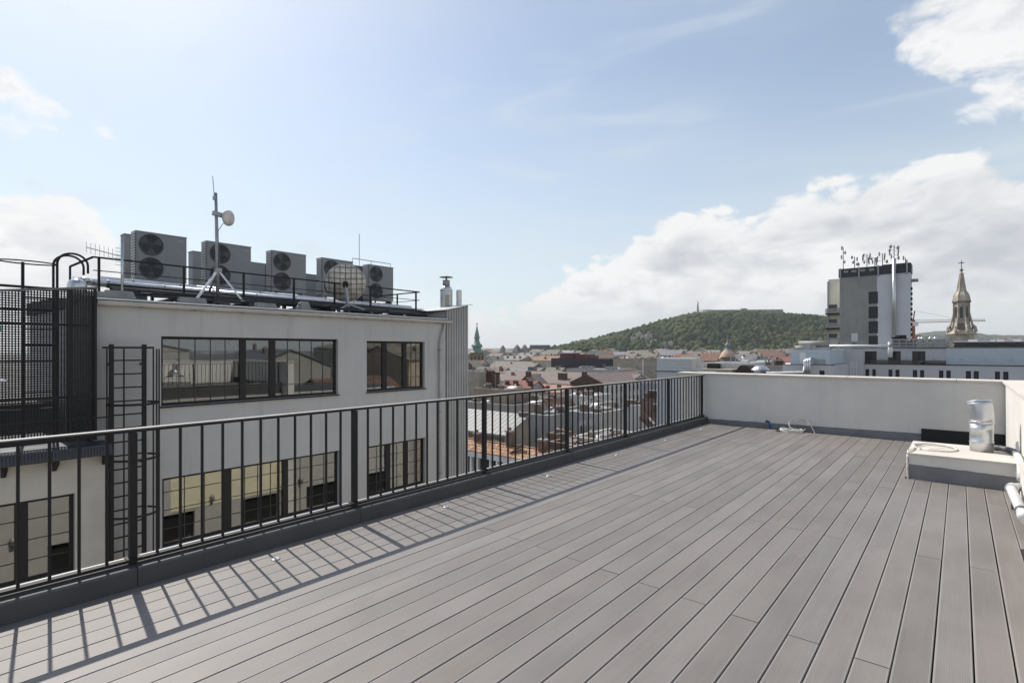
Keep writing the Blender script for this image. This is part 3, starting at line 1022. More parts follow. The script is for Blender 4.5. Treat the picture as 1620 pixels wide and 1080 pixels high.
def window(par, X, y0, y1, z0, z1, mulls, bars_v, bars_h, thick=0.075, sill=True):
    """strip window set back in the wall: frame, mullions, panes and glazing bars"""
    e = empty('window', Vector((X, y0, z0)) - origin(par))
    e.parent = par
    xf = X - 0.10
    fr_ = MB()
    t = 0.06
    fr_.box(xf - 0.06, xf, y0, y1, z0, z0 + t).box(xf - 0.06, xf, y0, y1, z1 - t, z1)
    fr_.box(xf - 0.06, xf, y0, y0 + t, z0 + t, z1 - t).box(xf - 0.06, xf, y1 - t, y1, z0 + t, z1 - t)
    for a, b in mulls:
        fr_.box(xf - 0.055, xf + 0.004, a, b, z0 + t, z1 - t)
    fr_.build('frame', frame_m, e)
    ys = [y0 + t] + [q for ab in mulls for q in ab] + [y1 - t]
    for k in range(0, len(ys), 2):
        a, b = ys[k], ys[k + 1]
        MB().box(xf - 0.035, xf - 0.027, a, b, z0 + t, z1 - t).build('pane', glass_m, e)
        nb = bars_v[min(k // 2, len(bars_v) - 1)]
        bs = MB()
        for j in range(1, nb):
            y = a + (b - a) * j / nb
            bs.box(xf - 0.0265, xf - 0.018, y - 0.008, y + 0.008, z0 + t, z1 - t)
        for f in bars_h:
            z = z0 + (z1 - z0) * f
            bs.box(xf - 0.026, xf - 0.017, a, b, z - 0.007, z + 0.007)
        bs.build('glazing_bars', bar_m, e)
    if sill:
        MB().box(xf - 0.02, X + 0.05, y0 - 0.02, y1 + 0.02, z0 - 0.035, z0 - 0.003).build('sill', frame_m, e)
    return e


window(ob, FX, *WA[0], mulls=[(5.56, 5.70), (6.27, 6.42)], bars_v=[5, 1, 5], bars_h=[.22, .78])
window(ob, FX, *WA[1], mulls=[(9.64, 9.80), (10.39, 10.54)], bars_v=[2, 1, 3], bars_h=[.25, .75])
window(ob, FX, *WA[2], mulls=[(5.20, 5.37), (6.62, 6.75)], bars_v=[3, 4, 4], bars_h=[.25, .52, .78])
window(ob, FX, *WA[3], mulls=[(9.75, 9.93), (10.45, 10.60)], bars_v=[2, 2, 2], bars_h=[.25, .5, .75])
for h in more:
    window(ob, FX, *h, mulls=[(h[0] + 1.2, h[0] + 1.35)], bars_v=[3, 3], bars_h=[.25, .5, .75])

# things in the lower office: steel bracing behind the narrow window, cabinets behind the wide one
br = empty('steel_bracing', (-14.3, 10.2, -3.14), 'dark crossed steel bracing standing inside the lower narrow window', 'bracing')
for (a, za), (b, zb) in [((9.2, -3.1), (11.2, -1.0)), ((11.2, -3.1), (9.2, -1.0)), ((9.2, -2.0), (11.2, -2.1)), ((9.9, -3.1), (9.9, -0.5)), ((10.7, -3.1), (10.7, -0.5)), ((9.9, -2.4), (10.7, -1.4)), ((10.7, -2.6), (11.2, -1.7))]:
    MB().bar((-14.2, a, za), (-14.2, b, zb), 0.05).build('strut', galv_d, br)
for (y, w_, lab) in ((4.6, 0.9, 'low dark cabinet behind the wide lower window near the caged ladder'), (7.1, 1.3, 'long dark cabinet behind the wide lower window on the side of the narrow window')):
    c = empty('cabinet', (-14.2, y, -3.14), lab, 'cabinet')
    MB().box(-14.5, -14.0, y, y + w_, -3.14, -2.25).build('carcass', black_m, c)
    MB().box(-13.995, -13.985, y + .03, y + w_ / 2 - .01, -3.08, -2.30).build('door', frame_m, c)
    MB().box(-13.995, -13.985, y + w_ / 2 + .01, y + w_ - .03, -3.08, -2.30).build('door', frame_m, c)
    MB().box(-14.52, -13.98, y - .02, y + w_ + .02, -2.249, -2.22).build('top', frame_m, c)

# corrugated shaft beside the facade with two flues
sh = empty('corrugated_shaft', (-13.2, 13.2, GROUND), 'grey corrugated metal shaft wall at the corner of the office block', 'shaft')


def corrugated(mb, X, y0, y1, zb, zt0, zt1, pitch=0.105, dep=0.035):
    """trapezoid sheet facing +X"""
    n_ = int((y1 - y0) / pitch)
    vs, fs = [], []
    for i in range(n_):
        a = y0 + (y1 - y0) * i / n_
        for f, dx in ((0, 0), (.62, 0), (.70, -dep), (.92, -dep)):
            y = a + (y1 - y0) / n_ * f
            zt = zt0 + (zt1 - zt0) * (y - y0) / (y1 - y0)
            vs += [(X + dx, y, zb), (X + dx, y, zt)]
    for i in range(len(vs) // 2 - 1):
        fs.append((i * 2, i * 2 + 2, i * 2 + 3, i * 2 + 1))
    mb._add(vs, fs)


cw = MB()
corrugated(cw, -12.96, 12.10, 13.14, GROUND, 2.83, 3.05)
cw.build('cladding', clad_m, sh)
MB().hull8([(-14.6, 12.12, GROUND), (-13.0, 12.12, GROUND), (-13.0, 13.13, GROUND), (-14.6, 13.13, GROUND)],
           [(-14.6, 12.12, 2.80), (-13.0, 12.12, 2.82), (-13.0, 13.13, 3.03), (-14.6, 13.13, 3.03)]).build('core', clad_m, sh)
MB().slab([(-14.65, 12.02, 2.825), (-12.90, 12.02, 2.835), (-12.90, 13.26, 3.09), (-14.65, 13.26, 3.09)], 0.02).build('cap_sheet', galv_d, sh)
MB().box(-13.05, -12.965, 12.095, 12.118, 2.30, 2.80).build('flashing', galv_d, sh)
for z in (1.25, -2.0):
    MB().box(-12.957, -12.95, 12.10, 13.13, z, z + 0.015).build('sheet_joint', galv_d, sh)
p = on_x(706, 490, -14.2)
FY = p.y
fl_ = empty('flue_with_cowl', (p.x, FY, 2.88), 'stout ribbed metal flue with rusty stain and flat cowl beside the shaft', 'flue')
prof = [(0.22, 0.0)]
for k in range(12):
    prof += [(0.22, 0.06 * k + 0.01), (0.235, 0.06 * k + 0.025), (0.22, 0.06 * k + 0.04)]
prof += [(0.22, 0.74), (0.23, 0.75), (0.23, 0.80), (0.17, 0.90), (0.13, 0.93)]
MB().lathe(prof, (p.x, FY, 2.88), 24).build('ribbed_pipe', chrome_pipe, fl_)
MB().lathe([(0.13, 0.93), (0.13, 1.14), (0.09, 1.15), (0.03, 1.16), (0.03, 1.24)], (p.x, FY, 2.88), 20).build('neck', galv_d, fl_)
MB().lathe([(0.24, 1.245), (0.25, 1.255), (0.02, 1.30)], (p.x, FY, 2.88), 20).build('cowl', galv_d, fl_)
st = MB()
for k in range(9):
    st.path([(p.x + 0.226 * math.cos(a), FY + 0.226 * math.sin(a), 2.88 + 0.08 + 0.06 * k + 0.01) for a in np.linspace(R(-55), R(-20 + 4 * (k % 3)), 6)], 0.015, 5)
st.build('rust_streak', rust_m, fl_)
p = on_x(726, 485, -14.0)
prof = []
for k in range(14):
    prof += [(0.100, 0.07 * k), (0.107, 0.07 * k + 0.03)]
MB().lathe(prof, (p.x, p.y, 2.75), 18).thing('slim_flue', chrome_pipe, (p.x, p.y, 2.75), label='slim ribbed metal flue pipe next to the cowled flue', cat='flue')

rib_dark = mat('rusty_dark_steel', (0.07, 0.055, 0.045), 0.8, var=0.3)
# outdoor cooling units on the roof
UX = -16.3


def fan(mb_parent, x, y, z, r):
    MB().path([(x + .012, y + r * math.cos(a), z + r * math.sin(a)) for a in [2 * math.pi * k / 28 for k in range(28)]], 0.016, 5, closed=True).build('fan_ring', unit_side, mb_parent)
    f = MB()
    M_ = Matrix.Translation((x + .002, y, z)) @ Matrix.Rotation(R(90), 4, 'Y')
    f.M = M_
    f.lathe([(r, 0.0), (r, 0.006)], n=28, smooth=False)
    g_ = f.build('fan_recess', fan_m, mb_parent)
    gm = MB()
    for q in (0.30, 0.5, 0.7, 0.88):
        gm.path([(x + .018, y + r * q * math.cos(a), z + r * q * math.sin(a)) for a in [2 * math.pi * k / 24 for k in range(24)]], 0.004, 4, closed=True)
    for k in range(8):
        a = math.pi * k / 8
        gm.bar((x + .016, y - r * math.cos(a), z - r * math.sin(a)), (x + .016, y + r * math.cos(a), z + r * math.sin(a)), 0.006)
    gm.build('fan_guard', unit_side, g_)
    bm_ = MB()
    for k in range(3):
        a = 2 * math.pi * k / 3 + y
        e1, e2 = a - .45, a + .45
        bm_._add([(x + .010, y + .2 * r * math.cos(a), z + .2 * r * math.sin(a)), (x + .009, y + .92 * r * math.cos(e1), z + .92 * r * math.sin(e1)), (x + .013, y + .95 * r * math.cos(a), z + .95 * r * math.sin(a)), (x + .015, y + .92 * r * math.cos(e2), z + .92 * r * math.sin(e2))], [(0, 1, 2, 3)])
    bm_.build('fan_blades', unit_side, g_)


def cooling_unit(y0, y1, label, x=UX, zb=3.33, zt=4.60, dep=0.36, fans=True):
    if not fans: zb = 2.92
    e = empty('cooling_unit', (x - dep / 2, (y0 + y1) / 2, zb - 0.12), label, 'cooling unit', 'cooling units in a row on the office roof' if fans else 'smaller boxes behind the cooling units')
    MB().box(x - dep, x, y0, y1, zb, zt - .03).build('casing', unit_m, e)
    MB().box(x - dep - .01, x + .012, y0 - .01, y1 + .01, zt - .03, zt).build('lid', unit_m, e)
    MB().box(x - dep + .02, x - 0.02, y0 + .04, y0 + .10, zb - (0.13 if fans else 0.2), zb).box(x - dep + .02, x - .02, y1 - .10, y1 - .04, zb - (0.13 if fans else 0.2), zb).build('feet', galv_d, e)
    if not fans:
        MB().box(x + .002, x + .01, y0 + (y1 - y0) * .55, y1 - .03, zb + .05, zt - .06).build('grille', unit_side, e)
        return e
    w_ = y1 - y0
    MB().box(x + .001, x + .008, y0 + .02, y0 + w_ * .555, zb + .02, zt - .05).build('fan_panel', mat('fan_panel_grey', (0.30, 0.305, 0.31), 0.6, var=0.08), e)
    r = min(0.27, w_ * 0.255)
    zc = (zt + zb) / 2
    for q in (-1, 1):
        fan(e, x + .008, y0 + w_ * .29, zc + q * 0.305, r)
    MB().box(x + .009, x + .014, y0 + .03, y0 + w_ * .55, zc - .02, zc + .02).build('panel_strip', unit_m, e)
    MB().box(x + .001, x + .006, y1 - .22, y1 - .06, zt - .14, zt - .115).build('badge', galv_d, e)
    lv = MB()
    for k in range(17):
        z = zb + 0.06 + k * (zt - zb - .14) / 16
        lv.box(x - dep + .03, x - .03, y0 - .022, y0 - .001, z, z + .045)
    lv.build('side_louvres', sheet_white, e)
    MB().box(x - dep + .02, x - .02, y0 - .006, y0 - .0005, zb + .05, zt - .06).build('side_coil', fan_m, e)
    return e


cooling_unit(4.32, 5.50, 'largest-looking twin fan cooling unit, first of the roof row beside the yagi antenna')
cooling_unit(6.01, 7.24, 'twin fan cooling unit behind the tall antenna mast')
cooling_unit(7.87, 9.00, 'twin fan cooling unit in the middle of the roof row with brownish fans')
cooling_unit(9.58, 10.75, 'twin fan cooling unit half hidden by the big dish')
cooling_unit(11.40, 12.49, 'twin fan cooling unit at the far end of the roof row under the thin rail')
cooling_unit(6.45, 7.6, 'plain grey box with dark grille between the first and second cooling units', x=-18.6, zt=4.65, fans=False)
cooling_unit(4.45, 5.0, 'narrow grey box peeping out behind the first cooling unit', x=-17.8, zt=4.75, fans=False)
cooling_unit(8.32, 9.35, 'plain grey box standing between the second and third cooling units', x=-18.9, zt=4.58, fans=False)
cooling_unit(10.05, 10.95, 'dark grey box standing between the third unit and the dished one', x=-18.3, zt=4.30, fans=False)
# steel frame carrying the units
fmr = empty('unit_frame', (-16.5, 8.4, 3.1), 'dark steel frame under the row of cooling units', 'steel frame')
for x in (-16.35, -16.62):
    MB().box(x - .04, x + .04, 4.1, 12.7, 3.13, 3.20).build('beam', rail_m, fmr)
for y in (4.3, 5.5, 6.9, 8.3, 9.7, 11.1, 12.5):
    MB().box(-16.42, -16.30, y - .04, y + .04, 2.70, 3.129).build('leg', rail_m, fmr)

# roof edge rail
rr = empty('roof_guard_rail', (-14.2, 7.4, 2.7), 'thin dark guard rail along the office roof edge', 'railing')
GXr = -14.1
MB().bar((GXr, 2.97, 3.48), (GXr, 11.9, 3.48), 0.035).build('top_rail', rail_m, rr)
MB().bar((GXr, 2.97, 3.20), (GXr, 11.9, 3.20), 0.018).build('middle_rail', rail_m, rr)
MB().bar((GXr, 11.9, 3.48), (-17.4, 11.9, 3.50), 0.035).build('return_rail', rail_m, rr)
MB().bar((GXr, 11.9, 3.20), (-17.4, 11.9, 3.22), 0.018).build('return_rail', rail_m, rr)
MB().bar((GXr, 2.97, 3.48), (GXr - .4, 2.66, 3.28), 0.035).build('end_rail', rail_m, rr)
MB().bar((GXr - .4, 2.66, 3.28), (GXr - .4, 2.66, 2.9), 0.035).build('end_rail', rail_m, rr)
for y in (3.07, 4.70, 6.08, 7.43, 8.68, 9.93, 11.75):
    MB().box(GXr - .022, GXr + .022, y - .022, y + .022, 2.55, 3.47).build('post', rail_m, rr)
for x in (-15.3, -16.6):
    MB().box(x - .022, x + .022, 11.88, 11.92, 2.65, 3.48).build('post', rail_m, rr)
tr2 = empty('thin_roof_rail', (-17.5, 12.6, 3.3), 'thin pale guard rail high behind the last cooling unit', 'railing')
MB().path([(-17.0, 11.2, 4.62), (-17.0, 11.2, 4.86), (-17.0, 12.9, 4.86), (-17.0, 12.9, 4.62)], 0.014, 5).build('rail', galv_d, tr2)
MB().path([(-17.0, 12.0, 4.62), (-17.0, 12.0, 4.86)], 0.012, 5).build('post', galv_d, tr2)
MB().box(-17.6, -17.0, 11.2, 12.05, 2.74, 4.62).build('plant_box', unit_side, tr2)

# silver pipes along the roof
for (x, z, r_, y0, y1, lab) in ((-14.75, 2.98, 0.085, 2.75, 12.6, 'thick silver insulated pipe running along the front of the cooling units'),
                                (-15.05, 3.10, 0.065, 3.3, 12.3, 'thinner silver pipe behind the thick insulated roof pipe'),
                                (-14.45, 2.80, 0.035, 4.0, 12.2, 'slim grey pipe lowest along the office roof edge')):
    e = empty('roof_pipe', (x, (y0 + y1) / 2, z - r_), lab, 'pipe')
    MB().path([(x, y0, z + .03), (x, y1, z - .08)], r_, 14).build('tube', chrome_pipe if r_ > .05 else galv_d, e)
    for k in range(8):
        y = y0 + 0.6 + k * (y1 - y0 - 1) / 8
        zz = z + .03 - .11 * (y - y0) / (y1 - y0)
        MB().path([(x, y, zz), (x, y + .04, zz)], r_ + .006, 14).build('band', galv_d, e)
    for k in range(6):
        y = y0 + 1.0 + k * (y1 - y0 - 1.5) / 5
        MB().box(x - .05, x + .05, y, y + .05, 2.5 + (-13 - x) * .07, z - r_).build('bracket', rail_m, e)
va = empty('pipe_elbow', (-14.0, 2.76, 2.55), 'fat silver insulated pipe bend at the corner of the office roof', 'pipe')
MB().lathe([(0.17, 0.0), (0.17, 0.36), (0.15, 0.42), (0.10, 0.47), (0.03, 0.50)], (-14.1, 2.70, 2.50), 20).build('bend', chrome_pipe, va)
MB().path([(-14.15, 2.78, 2.95), (-14.4, 2.9, 3.0), (-14.75, 3.05, 3.0)], 0.08, 12).build('branch', chrome_pipe, va)

# clutter along the roof edge
ct = empty('cable_tray', (-13.6, 7.0, 2.6), 'dark cable trays lying along the office roof edge', 'cable tray')
for (x, y0, y1, z, w_) in ((-13.55, 3.9, 6.2, 2.66, .10), (-13.75, 5.2, 9.2, 2.72, .14), (-13.5, 8.2, 11.6, 2.64, .12), (-13.9, 3.4, 12.0, 2.79, .08)):
    MB().box(x - w_ / 2, x + w_ / 2, y0, y1, z, z + .05).build('tray', roof_dark, ct)
for i, (y, w_, h_, lab) in enumerate(((4.35, .55, .12, 'flat concrete ballast block on the roof edge near the yagi antenna'), (6.05, .5, .11, 'flat concrete ballast block at the foot of the antenna mast'), (2.98, .55, .16, 'grey metal box at the corner end of the roof edge'), (7.2, .28, .22, 'upright broken concrete lump on the roof edge'))):
    MB().hull8([(-13.6, y, 2.57), (-13.25, y, 2.57), (-13.25, y + w_, 2.57), (-13.6, y + w_, 2.57)],
               [(-13.57, y + .02 * (i + 1), 2.57 + h_), (-13.28, y + .02, 2.57 + h_), (-13.28, y + w_ - .02 * (i + 1), 2.57 + h_), (-13.57, y + w_ - .03, 2.57 + h_ * .95)]).thing('ballast_block', concrete, (-13.4, y + w_ / 2, 2.57), label=lab, cat='block')

cl_r = random.Random(5)
for y0, lab in ((3.7, 'loose black cable on the roof edge near the yagi antenna'), (5.7, 'loose black cable on the roof edge right of the antenna mast'), (7.7, 'loose black cable on the roof edge before the middle cooling unit'), (10.0, 'loose black cable on the roof edge right of the big dish')):
    pts = [(-13.35 - .45 * cl_r.random(), y0 + j * .27, 2.66 + .10 * cl_r.random()) for j in range(8)]
    MB().path(pts, .016, 5).thing('roof_cable', black_m, pts[0], label=lab, cat='cable', group='loose cables on the office roof edge')
dkp = empty('dark_pipe_run', (-14.2, 7.5, 2.7), 'run of dark lagged pipes beneath the silver roof pipes', 'pipes')
for x, z, r_ in ((-14.25, 2.83, .05), (-14.05, 2.78, .04), (-13.85, 2.72, .035), (-14.5, 2.92, .06)):
    MB().path([(x, 3.3, z + .02), (x, 6.0, z), (x + .03, 9.0, z - .02), (x, 12.0, z - .04)], r_, 8).build('pipe', roof_dark, dkp)
for k in range(11):
    y = 3.5 + k * .8
    MB().box(-14.6, -13.5, y, y + .05, 2.60, 2.68).build('sleeper', rib_dark, dkp)
# antenna mast with small dish
AX, AY = -14.0, 5.42
am = empty('antenna_mast', (AX, AY, 2.66), 'tall grey antenna mast on a tripod with a small round dish', 'antenna')
MB().path([(AX, AY, 2.56), (AX, AY - .02, 4.1), (AX, AY - .05, 5.36)], [0.045, 0.042, 0.034], 10).build('pole', galv_d, am)
MB().path([(AX, AY - .08, 5.22), (AX, AY - .12, 5.76)], 0.009, 5).build('whip', galv_d, am)
MB().box(AX - .03, AX + .03, AY - .11, AY - .03, 5.18, 5.28).build('whip_clamp', galv_d, am)
for q in ((-13.75, 4.86, 2.72), (-13.75, 5.95, 2.68), (-14.9, 5.42, 2.66)):
    MB().bar((AX, AY, 3.48), q, 0.045).build('tripod_leg', galv, am)
MB().bar((-13.75, 4.5, 2.68), (-13.75, 6.3, 2.66), 0.06, 0.04).build('base_bar', galv_d, am)
MB().box(AX - .07, AX + .07, AY - .07, AY + .07, 3.42, 3.52).build('tripod_head', galv_d, am)
sd = MB(Matrix.Translation((AX + .02, AY + .26, 4.80)) @ Matrix.Rotation(R(-58), 4, 'Z') @ Matrix.Rotation(R(84), 4, 'X'))
sd.lathe([(0.03, -.06), (.12, -.05), (.19, -.01), (.20, .03), (.19, .06), (.10, .075), (.02, .08)], n=24)
sdo = sd.build('small_dish', dish_m, am)
MB().bar((AX, AY - .12, 4.86), (AX, AY + .22, 4.82), 0.09, 0.10).build('dish_radio', galv_d, am)
MB().path([(AX, AY + .22, 4.7), (AX + .02, AY + .1, 4.62), (AX, AY + .01, 4.45), (AX + .05, AY - .01, 4.0), (AX + .05, AY, 3.5)], 0.008, 5).build('cable', black_m, am)
# big ribbed dish seen from behind
bd = empty('satellite_dish', (-13.8, 8.95, 2.62), 'big round satellite dish with ribbed back on the office roof edge', 'satellite dish')
ctr = Vector((-14.05, 9.02, 3.49))
axis = Vector((-0.80, 0.55, 0.30)).normalized()
side = axis.cross(Vector((0, 0, 1))).normalized()
upv = side.cross(axis)
RD = 0.57


def dish_pt(a, b, off=0.0):
    rr_ = min(1.0, math.hypot(a, b) / RD)
    return ctr + side * a + upv * b + axis * (0.16 * rr_ * rr_ - 0.06 + off)


dm = MB()
vs, fs = [], []
for i in range(9):
    r_ = RD * i / 8
    for j in range(36):
        q = 2 * math.pi * j / 36
        vs.append(dish_pt(r_ * math.cos(q), r_ * math.sin(q)))
for i in range(8):
    for j in range(36):
        j2 = (j + 1) % 36
        fs.append((i * 36 + j, (i + 1) * 36 + j, (i + 1) * 36 + j2, i * 36 + j2))
dm._add(vs, fs, True)
do = dm.build('reflector', dish_m, bd)
mo = do.modifiers.new('thickness', 'SOLIDIFY')
mo.thickness = 0.012
rib_m = mat('stained_dish_rib', (0.20, 0.18, 0.14), 0.8, var=0.25)
for k in range(-3, 4):
    c = k * RD / 3.6
    L = math.sqrt(max(0, RD * RD - c * c)) * 0.985
    MB().path([dish_pt(c, -L + 2 * L * i / 8, -.014) for i in range(9)], 0.011, 5).build('rib', rib_m, bd)
    MB().path([dish_pt(-L + 2 * L * i / 8, c, -.016) for i in range(9)], 0.011, 5).build('rib', rib_m, bd)
MB().path([dish_pt(RD * math.cos(a), RD * math.sin(a)) for a in [2 * math.pi * k / 40 for k in range(40)]], 0.014, 6, closed=True).build('rim', dish_m, bd)
mb_ = ctr - axis * 0.14
MB().bar(ctr - axis * .05, ctr - axis * 0.26, 0.14, 0.14).build('mount', rail_m, bd)
MB().bar(mb_ - axis * .06, (-13.75, 8.93, 2.62), 0.07).build('pole', galv_d, bd)
for q in ((-13.5, 8.4, 2.62), (-13.5, 9.6, 2.62), (-14.6, 8.6, 2.64), (-14.6, 9.8, 2.64)):
    MB().bar((-13.78, 8.95, 2.86), q, 0.045).build('foot_strut', galv_d, bd)
# yagi antenna
ya = empty('yagi_antenna', (-13.6, 3.42, 2.6), 'small yagi antenna on a thin mast at the roof corner', 'antenna')
MB().path([(-13.6, 3.36, 2.6), (-13.6, 3.36, 3.76)], 0.024, 8).build('pole', galv, ya)
MB().path([(-13.6, 3.36, 3.48), (-13.65, 2.76, 3.60)], 0.010, 5).build('boom', galv_d, ya)
for k in range(7):
    f = k / 6
    y = 3.20 - 0.44 * f
    z = 3.51 + .09 * f
    MB().path([(-13.63, y, z - .13 + .02 * f), (-13.63, y, z + .13 - .02 * f)], 0.005, 4).build('element', galv_d, ya)
for k in range(6):
    z = 3.30 + 0.07 * k
    MB().path([(-13.6, 3.24, z), (-13.6, 3.46, z)], 0.006, 4).build('cross_element', galv_d, ya)
MB().path([(-13.6, 3.36, 3.76), (-13.6, 3.36, 3.90)], 0.006, 4).build('tip', galv_d, ya)
MB().path([(-16.8, 11.35, 4.6), (-16.8, 11.35, 5.75)], 0.012, 5).thing('lightning_rod', galv_d, (-16.8, 11.35, 4.6), label='thin upright lightning rod behind the last cooling units', cat='lightning rod')

# ------------------------------------------------------------------ lower wing with perforated screen
lo = empty('lower_wing', (-15, 0, GROUND), 'cream plastered lower wing with dark eave left of the caged ladder', 'building')
LX = -12.7
LH = [(-0.6, 2.40, -2.63, -1.17), (-0.6, 2.40, -5.7, -4.25)]
fw = MB()
wall_holes(fw, 'x', LX - 0.3, LX, -6.0, 2.88, GROUND, -0.48, LH)
fw.box(-19.0, LX - .3, 2.58, 2.745, GROUND, -0.48).box(-19.0, LX - .3, -6.0, -5.7, GROUND, -0.48)
fw.build('wall', mat('cream_plaster', (0.56, 0.53, 0.465), 0.9, var=0.06, bump=0.25, bscale=90, stain=0.14), lo)
MB().box(-16.0, -15.9, -5.7, 2.57, -3.6, -0.6).box(-16, LX - .3, -5.7, 2.57, -3.3, -3.1).build('room', room_m, lo)
for h in LH:
    window(lo, LX, *h, mulls=[(1.58, 1.76)], bars_v=[4, 2], bars_h=[.25, .5, .75])
MB().prism_y([(-17.0, -0.478), (LX + .35, -0.478), (LX + .35, -0.40), (LX + .32, -0.28), (-17.0, -0.22)], -6.0, 2.90).build('eave', mat('dark_blue_eave_sheet', (0.045, 0.050, 0.062), 0.45, 0.2, var=0.15), lo)
ec = MB()
for k in range(150):
    y = -4.0 + k * .046
    ec.box(LX + .352, LX + .362, y, y + .022, -0.476, -0.31)
ec.build('eave_ribs', mat('eave_rib', (0.055, 0.06, 0.072), 0.5, 0.2, var=0.1), lo)
for y in (1.42, 2.1, 2.84, 0.4):
    MB().prism_y([(LX + .001, -0.70), (LX + .05, -0.70), (LX + .30, -0.53), (LX + .30, -0.482), (LX + .001, -0.482)], y - .03, y + .03).build('bracket', rail_m, lo)

ps = empty('perforated_screen', (LX, 0.5, -0.2), 'dark perforated metal screen standing on the lower wing roof', 'screen')


def perforated(mb, X, y0, y1, z0, zt0, zt1, pitch=0.042, w_=0.0200):
    k = 0
    y = y0
    while y < y1:
        zt = zt0 + (zt1 - zt0) * (y - y0) / (y1 - y0)
        mb.box(X - .002, X + .002, y, y + w_, z0, zt)
        y += pitch
    z = z0
    while z < max(zt0, zt1):
        ya_ = y0
        if z > min(zt0, zt1):
            f = (z - zt0) / (zt1 - zt0)
            ya_ = y0 + (y1 - y0) * f
        mb.box(X - .0032, X + .0032, ya_, y1, z, z + w_)
        z += pitch


SX = -12.75
zt = lambda y: 2.42 + 0.26 * (y - 0.6) / 2.1
for (a, b) in ((-1.6, -0.2), (-0.2, 1.05), (1.05, 2.34), (2.34, 2.72)):
    m_ = MB()
    perforated(m_, SX, a + .02, b - .02, -0.20, zt(a), zt(b))
    m_.build('perforated_sheet', screen_m, ps)
fr_ = MB()
for y in (-1.6, -0.2, 1.05, 2.34, 2.72):
    MB().box(SX - .05, SX + .02, y - .022, y + .022, -0.22, zt(y)).build('post', screen_m, ps)
MB().bar((SX, -1.65, zt(-1.65) + .02), (SX, 2.76, zt(2.76) + .02), 0.06, 0.04).build('top_rail', mat('screen_cap', (0.14, 0.14, 0.145), 0.45, var=0.1), ps)
for z in (1.98, 0.62, -0.16):
    MB().bar((SX - .02, -1.6, z), (SX - .02, 2.72, z), 0.05, 0.045).build('cross_rail', screen_m, ps)
MB().box(-16.9, -15.2, -5.5, 0.95, -0.215, 1.9).box(-16.9, -15.4, 0.96, 2.6, -0.215, 0.35).build('plant_housing', mat('dark_plant_housing', (0.035, 0.036, 0.04), 0.7, var=0.2), ps)
MB().box(-14.9, SX - .06, 2.66, 2.70, -0.21, 2.55).build('side_panel', screen_m, ps)
MB().bar((-14.85, -1.6, 2.83), (-14.85, 2.7, 2.81), 0.05, 0.05).build('back_rail', screen_m, ps)
gr = empty('eave_hand_rail', (-12.4, 1.0, -0.2), 'thin dark hand rail on the eave of the lower wing before the screen', 'railing')
for z in (0.58, 0.22):
    MB().bar((LX + .15, -3.0, z), (LX + .15, 2.92, z), 0.025).build('rail', rail_m, gr)
for y in (2.9, 1.1, -0.7):
    MB().box(LX + .13, LX + .17, y - .02, y + .02, -0.28, 0.60).build('post', rail_m, gr)

# ladder behind the screen up to the roof, with its hoops showing above
bl = empty('roof_access_ladder', (-13.9, 2.3, -0.2), 'black roof ladder behind the perforated screen with hooped top', 'ladder')
for x in (-13.5, -13.85):
    pts = [(x, 2.28, -0.2), (x, 2.28, 3.20)] + [(x, 2.28 + 0.24 - 0.24 * math.cos(a), 3.20 + 0.22 * math.sin(a)) for a in [math.pi * k / 12 for k in range(1, 13)]] + [(x, 2.76, 3.05)]
    MB().path(pts, 0.022, 8).build('rail', rail_m, bl)
MB().path([(-13.5, 1.78, -0.2), (-13.5, 1.78, 3.16)], 0.026, 8).build('rail', rail_m, bl)
for k in range(9):
    MB().bar((-13.5, 1.8, 0.1 + .3 * k), (-13.5, 2.28, 0.1 + .3 * k), 0.025).build('rung', rail_m, bl)
for z in (3.16, 2.26, 1.3, 0.4):
    pts = [(-13.5 + 0.25 * math.sin(a), 1.85 + 0.42 * math.cos(a), z) for a in [2 * math.pi * k / 32 for k in range(32)]]
    MB().path(pts, 0.014, 6, closed=True).build('hoop', rail_m, bl)

# caged ladder on the facade
cl = empty('caged_ladder', (-12.75, 3.28, -6.0), 'black caged ladder fixed to the office facade', 'ladder')
LXX = -12.78
ya, yb = 2.98, 3.53
for y in (ya, yb):
    MB().box(LXX - .035, LXX + .035, y - .035, y + .035, -6.0, 1.62).build('stile', rail_m, cl)
rung_me = MB().box(-0.014, 0.014, 0.0, yb - ya - .07, -.014, .014).mesh('rung', rail_m)
for k in range(25):
    link('rung', rung_me, cl, Vector((LXX, ya + .035, 1.30 - .27 * k)) - origin(cl))
MB().box(LXX - .03, LXX + .03, ya - .14, yb + .17, 1.535, 1.575).build('top_bar', rail_m, cl)
for z in (0.46, -0.60, -1.68, -2.72, -3.8, -4.9):
    pts = [(LXX + .36 + 0.40 * math.sin(a), 3.26 + 0.40 * math.cos(a), z) for a in [R(-62 + 304 * k / 28) + 0.0 for k in range(29)]]
    pts = [(LXX + .34 - 0.40 * math.cos(a), 3.26 + 0.42 * math.sin(a), z) for a in [R(48 + 264 * k / 28) for k in range(29)]]
    MB().path(pts, 0.022, 6).build('hoop', rail_m, cl)
for a in (-100, -35, 35, 75, 100):
    x, y = LXX + .34 + 0.40 * math.cos(R(a)), 3.26 + 0.42 * math.sin(R(a))
    MB().box(x - .009, x + .009, y - .012, y + .012, -5.0, 1.53 if abs(a) != 35 else 1.53).build('cage_bar', rail_m, cl)
for z in (1.2, -0.8, -2.8):
    for y in (ya, yb):
        MB().box(FX + .001, LXX - .036, y - .02, y + .02, z, z + .04).build('wall_bracket', rail_m, cl)
